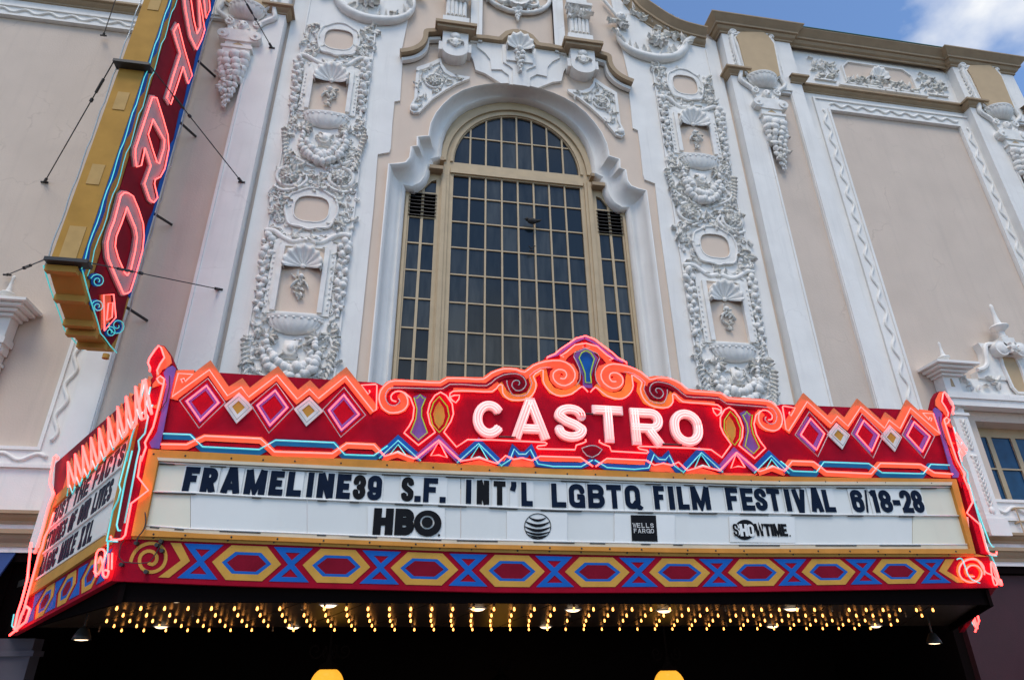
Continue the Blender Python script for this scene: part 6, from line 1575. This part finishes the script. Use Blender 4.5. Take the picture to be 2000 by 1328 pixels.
# letters
c1 = lambda t: C(0, 0, 3.32, t); c2 = lambda t: C(0, 360, 3.32, t)
def bpl(name, outer, holes, p, m, lab=None):
    mb = MB(); flat(mb, [[B2(*q) for q in outer]], lambda u, v: Vector((XS_ + p, u, v)), (-.03, 0, 0), [[B2(*q) for q in h] for h in holes])
    o_ = mb.build(name, m, bl)
    if lab: o_['label'] = lab
    return o_
def bneon(pts, p, parent, m=None, r=.012, closed=True):
    mb = MB(); mb.tube([Vector((XS_ + p, *B2(*q))) for q in pts], r, 6, closed); return mb.build('neon_tube', m or NBLADE, parent, True)
def grow(P_, k):
    cx = sum(a for a, b in P_) / len(P_); cy = sum(b for a, b in P_) / len(P_); return [(cx + (a - cx) * k, cy + (b - cy) * k) for a, b in P_]
Oo = c2("770,38 800,42 830,62 868,150 900,250 905,330 895,430 870,520 840,620 812,705 790,720 765,722 710,600 660,480 652,380 672,300 700,230 745,60")
Oi = c2("788,165 840,290 850,345 838,430 810,545 790,575 775,560 735,470 715,400 722,340 755,260")
PINKP = mat('pale_pink_letter_paint', (0.46, 0.33, 0.34), 0.5, 0.1, 6)
l_ = bpl('neon_letter', Oo, [Oi], .05, PINKP, 'letter O at the foot of the blade sign')
bneon(grow(Oo, .96), .09, l_); bneon(grow(Oi, 1.08), .09, l_)
Ro = c1("955,615 985,618 1030,760 1062,870 1068,960 1050,1050 1040,1095 1010,1150 975,1168 970,1195 992,1290 965,1322 938,1300 902,1195 945,1075 925,1010 905,955 880,1072 848,1082 838,1010 840,960 900,780")
Ri = c1("962,785 1032,908 1028,960 1000,1050 985,1040 958,960 932,875")
l_ = bpl('neon_letter', Ro, [Ri], .05, PINKP, 'letter R on the blade sign')
bneon(grow(Ro, .965), .09, l_); bneon(grow(Ri, 1.08), .09, l_)
To = c1("1095,195 1125,142 1168,310 1222,490 1195,545 1160,432 1118,560 1075,685 1048,642 1090,500 1140,345 1100,215")
l_ = bpl('neon_letter', To, [], .05, PINKP, 'letter T on the blade sign')
bneon(grow(To, .96), .09, l_)
So_ = c1("1150,-120 1172,60 1205,240 1248,328 1282,260 1302,195 1285,90 1262,-40 1290,-60 1312,118 1338,60 1320,-160 1240,-200 1262,0 1272,180 1250,222 1228,130 1200,-60")
l_ = bpl('neon_letter', So_, [], .05, PINKP, 'letter S on the blade sign')
bneon(grow(So_, .97), .09, l_)
Dp = c2("635,715 700,712 715,860 640,945")
l_ = bpl('orange_tail_plate', Dp, [], .04, ORANGE); bneon(Dp, .09, l_); bneon(c2("665,770 695,765 690,860 655,880"), .09, l_)
for cx, cy, r_, dr in ((608, 625, 48, 1), (608, 790, 42, 1), (738, 915, 60, -1), (692, 955, 38, 1)):
    bneon(c2(' '.join('%g,%g' % q for q in spiral(cx, cy, r_, 8, 200, 1.6 * dr, 18))), .06, bl, NCYAN, .008, False)
    P_ = [B2(*q) for q in c2(' '.join('%g,%g' % q for q in spiral(cx, cy, r_ * .95, 10, 200, 1.5 * dr, 14)))]
    mb = MB(); flat(mb, strokes(P_, .05), lambda u, v: Vector((XS_ + .026, u, v)), (-.01, 0, 0)); mb.build('blue_scroll', BLUE, bl)
# patches on the gold edge, cross bars, stays, wall brackets
for (a, b, w_, h_) in ((785, 655, 46, 90), (620, 1130, 42, 62), (945, 12, 40, 40)):
    c = c1('%g,%g' % (a, b))[0]; v = atY(*c, YB0)
    mb = MB(); mb.box((XS_ - bw * .72, yf - .012, v.z - .22), (XS_ - bw * .26, yf, v.z + .2)); mb.build('access_hatch', mat('bleached_gold_paint', (0.52, 0.33, 0.13), .55, .1, 5), bl)
c = c2("470,390")[0]; v = atY(*c, YB0); mb = MB(); mb.box((XS_ - bw * .75, yf - .012, v.z - .38), (XS_ - bw * .18, yf, v.z + .34)); mb.build('access_hatch', MATS['bleached_gold_paint'], bl)
bars = []
for (a, b) in (((735, 408), (975, 420)), ((290, 1692), (578, 1693))):
    p1 = atY(a[0] / 3.32, a[1] / 3.32, YB0 - .12); p2 = atY(b[0] / 3.32, b[1] / 3.32, YB0 - .12); z = (p1.z + p2.z) / 2
    mb = MB(); mb.box((p1.x, p1.y - .05, z - .03), (p2.x, p1.y + .16, z + .03)); mb.build('stay_bar', DARK, bl); bars.append((Vector((p1.x, p1.y, z)), Vector((p2.x, p1.y, z))))
def stay(p, q, turn=.2):
    mb = MB(); mb.tube([p, q], .011, 6); c_ = mb.build('stay_cable', WIRE, bl)
    d = (q - p); mb = MB(); mb.tube([p + d * (turn - .07), p + d * (turn + .03)], .026, 6); mb.build('turnbuckle', WIRE, c_)
    mb = MB(); mb.tube([p + d * (turn + .08), p + d * (turn + .1)], .032, 6); mb.build('clamp', WIRE, c_)
    mb = MB(); mb.tube([q - d.normalized() * .12, q], .03, 6); mb.tube([q + Vector((-.07, .0, 0)), q + Vector((.07, .0, 0))], .02, 6); mb.build('wall_eye', WIRE, c_)
stay(bars[0][0], fx(87, 356, .02)); stay(bars[0][1], fx(472, 356, PP + .01), .3)
stay(bars[1][0], fx(14, 537, .09), .4); stay(bars[1][1], fx(428, 565, PP + .01), .25)
stay(atY(246, -60, YB0 - .1), fx(202, 70, .1), .2); stay(atY(420, -100, YB0 + .4), fx(531, 94, PP + .01), .6)
for a, b in (((388, 143), (420, 150)), ((355, 263), (382, 267)), ((302, 433), (335, 439)), ((256, 620), (287, 626))):
    mb = MB(); p_ = onB(-.1)(*a); p_.y = min(p_.y, yb); q_ = fx(*b, .24); mb.tube([p_, q_], .03, 6); mb.build('wall_bracket', DARK, bl)
mb = MB(); c = atY(208, 692, 9.9); mb.tube([c, c + Vector((0, 0, -.07))], .05, 8); mb.build('drain_cap', GOLD, bl)

# ================================================================== LAMPS AND SMALL THINGS
def flood(px, py, Y, label):
    c = atY(px, py, Y); t = thing('hanging_spotlight', label, 'lamp', c, 'spotlights under the marquee')
    mb = MB(); mb.tube([c + Vector((0, 0, .62)), c + Vector((0, 0, .12))], .014, 6); mb.build('stem', DARK, t)
    mb = MB(); mb.lathe([(.03, .13), (.06, .1), (.10, .02), (.115, -.03), (.105, -.03)], c, 14); mb.build('shade', DARK, t, True)
    mb = MB(); mb.lathe([(.10, -.022), (.07, -.035), (0, -.042)], c, 14); mb.build('lens', DISC, t)
flood(160, 1244, 10.2, 'small spotlight hanging under the left wing of the marquee')
flood(1824, 1252, 10.2, 'small spotlight hanging under the right end of the marquee')
def globe(px, py, Y, label):
    c = atY(px, py, Y); r = 25 / FOC * Y * 1.12
    t = thing('globe_lantern', label, 'lantern', c, 'amber globe lanterns in the lobby')
    mb = MB(); mb.ball(c, r, n=20, m=14); mb.build('globe', GLOBE, t, True)
    mb = MB(); mb.lathe([(r * .5, r * .86), (r * .62, r * .95), (r * .5, r * 1.1), (r * .2, r * 1.3), (r * .12, r * 1.7)], c, 12); mb.tube([c + Vector((0, 0, r * 1.6)), c + Vector((0, 0, r * 3.6))], .02, 6); mb.build('canopy', BLACK, t)
    for k in range(4):
        a = k * math.pi / 2 + .4; mb = MB(); P_ = spiral(r * .9, r * 1.9, r * .5, r * .08, 180, 1.3, 16); mb.tube([c + Vector((x * math.cos(a), x * math.sin(a), z)) for x, z in P_], .014, 5); mb.build('scroll_arm', BLACK, t)
globe(638, 1338, 13.0, 'glowing amber globe lantern in the lobby below the letters FRAMELINE')
globe(1308, 1338, 13.0, 'glowing amber globe lantern in the lobby below the word FILM')
globe(978, 1362, 15.5, 'amber globe lantern hanging deeper in the lobby between the other two')
# awnings over the shops
def awning(pts, d, m, label, T=None):
    t = thing('shop_awning', label, 'awning', pts[0])
    mb = MB(); mb.prism(pts, d, back=True); mb.build('canopy_cloth', m, t)
    mb = MB(); mb.tube([pts[0], pts[1]], .02, 6); mb.build('awning_rail', DARK, t)
a0 = Vector((-13, -.05, 3.75)); 
awning([Vector((-13, -.95, 2.75)), Vector((-6.1, -.95, 2.75)), Vector((-6.1, -.06, 4.02)), Vector((-13, -.06, 4.02))], (0, .02, -.03), AWNB, 'navy blue cloth awning over the shop left of the marquee')
t = thing('domed_awning', 'dark domed awning at the lower right beside the maroon wall', 'awning', (14.3, -.3, 1.6))
for k in range(7):
    mb = MB(); rows = []
    for i in range(9):
        th = math.pi / 2 * i / 8; r_ = 1.55 * math.cos(th)
        rows.append([Vector((14.2 + r_ * math.cos(math.pi + math.pi * (k + j / 3) / 7), .1 + r_ * .8 * math.sin(math.pi + math.pi * (k + j / 3) / 7), 1.62 + 1.15 * math.sin(th))) for j in range(4)])
    mb.grid(rows); mb.build('awning_gore', AWND, t, True)
# bird and twig on the window bars
bz = zr0 - rowp * 1 + .02
c = fx(1040, 441, PG + .06)
t = thing('bird', 'small dark bird perched on a crossbar of the big window', 'bird', c)
mb = MB(); mb.ball(c + Vector((-.02, -.06, .09)), .1, n=10, m=7, sc=(1.25, .7, .8)); mb.ball(c + Vector((-.14, -.06, .13)), .05, n=8, m=6); mb.tube([c + Vector((.05, -.06, .09)), c + Vector((.17, -.05, .13)), c + Vector((.22, -.05, .17))], [.05, .03, .008], 6); mb.tube([c + Vector((-.18, -.06, .13)), c + Vector((-.22, -.06, .125))], [.014, .003], 5); mb.build('plumage', BIRD, t, True)
for dx in (-.04, .03): mb = MB(); mb.tube([c + Vector((dx, -.06, .03)), c + Vector((dx, -.05, -.01))], .006, 5); mb.build('leg', BIRD, t)
c = fx(1037, 492, PG + .05)
mb = MB(); mb.tube([c, c + Vector((.0, -.05, .06)), c + Vector((-.06, -.06, .12))], .014, 5); mb.tube([c + Vector((0, -.05, .05)), c + Vector((.05, -.06, .11)), c + Vector((.1, -.05, .14))], .014, 5); mb.tube([c + Vector((-.05, -.04, .0)), c + Vector((.07, -.04, .01))], .02, 5)
tag(mb.build('twig', BIRD), 'dark forked twig lodged on the window crossbar below the bird', 'twig')
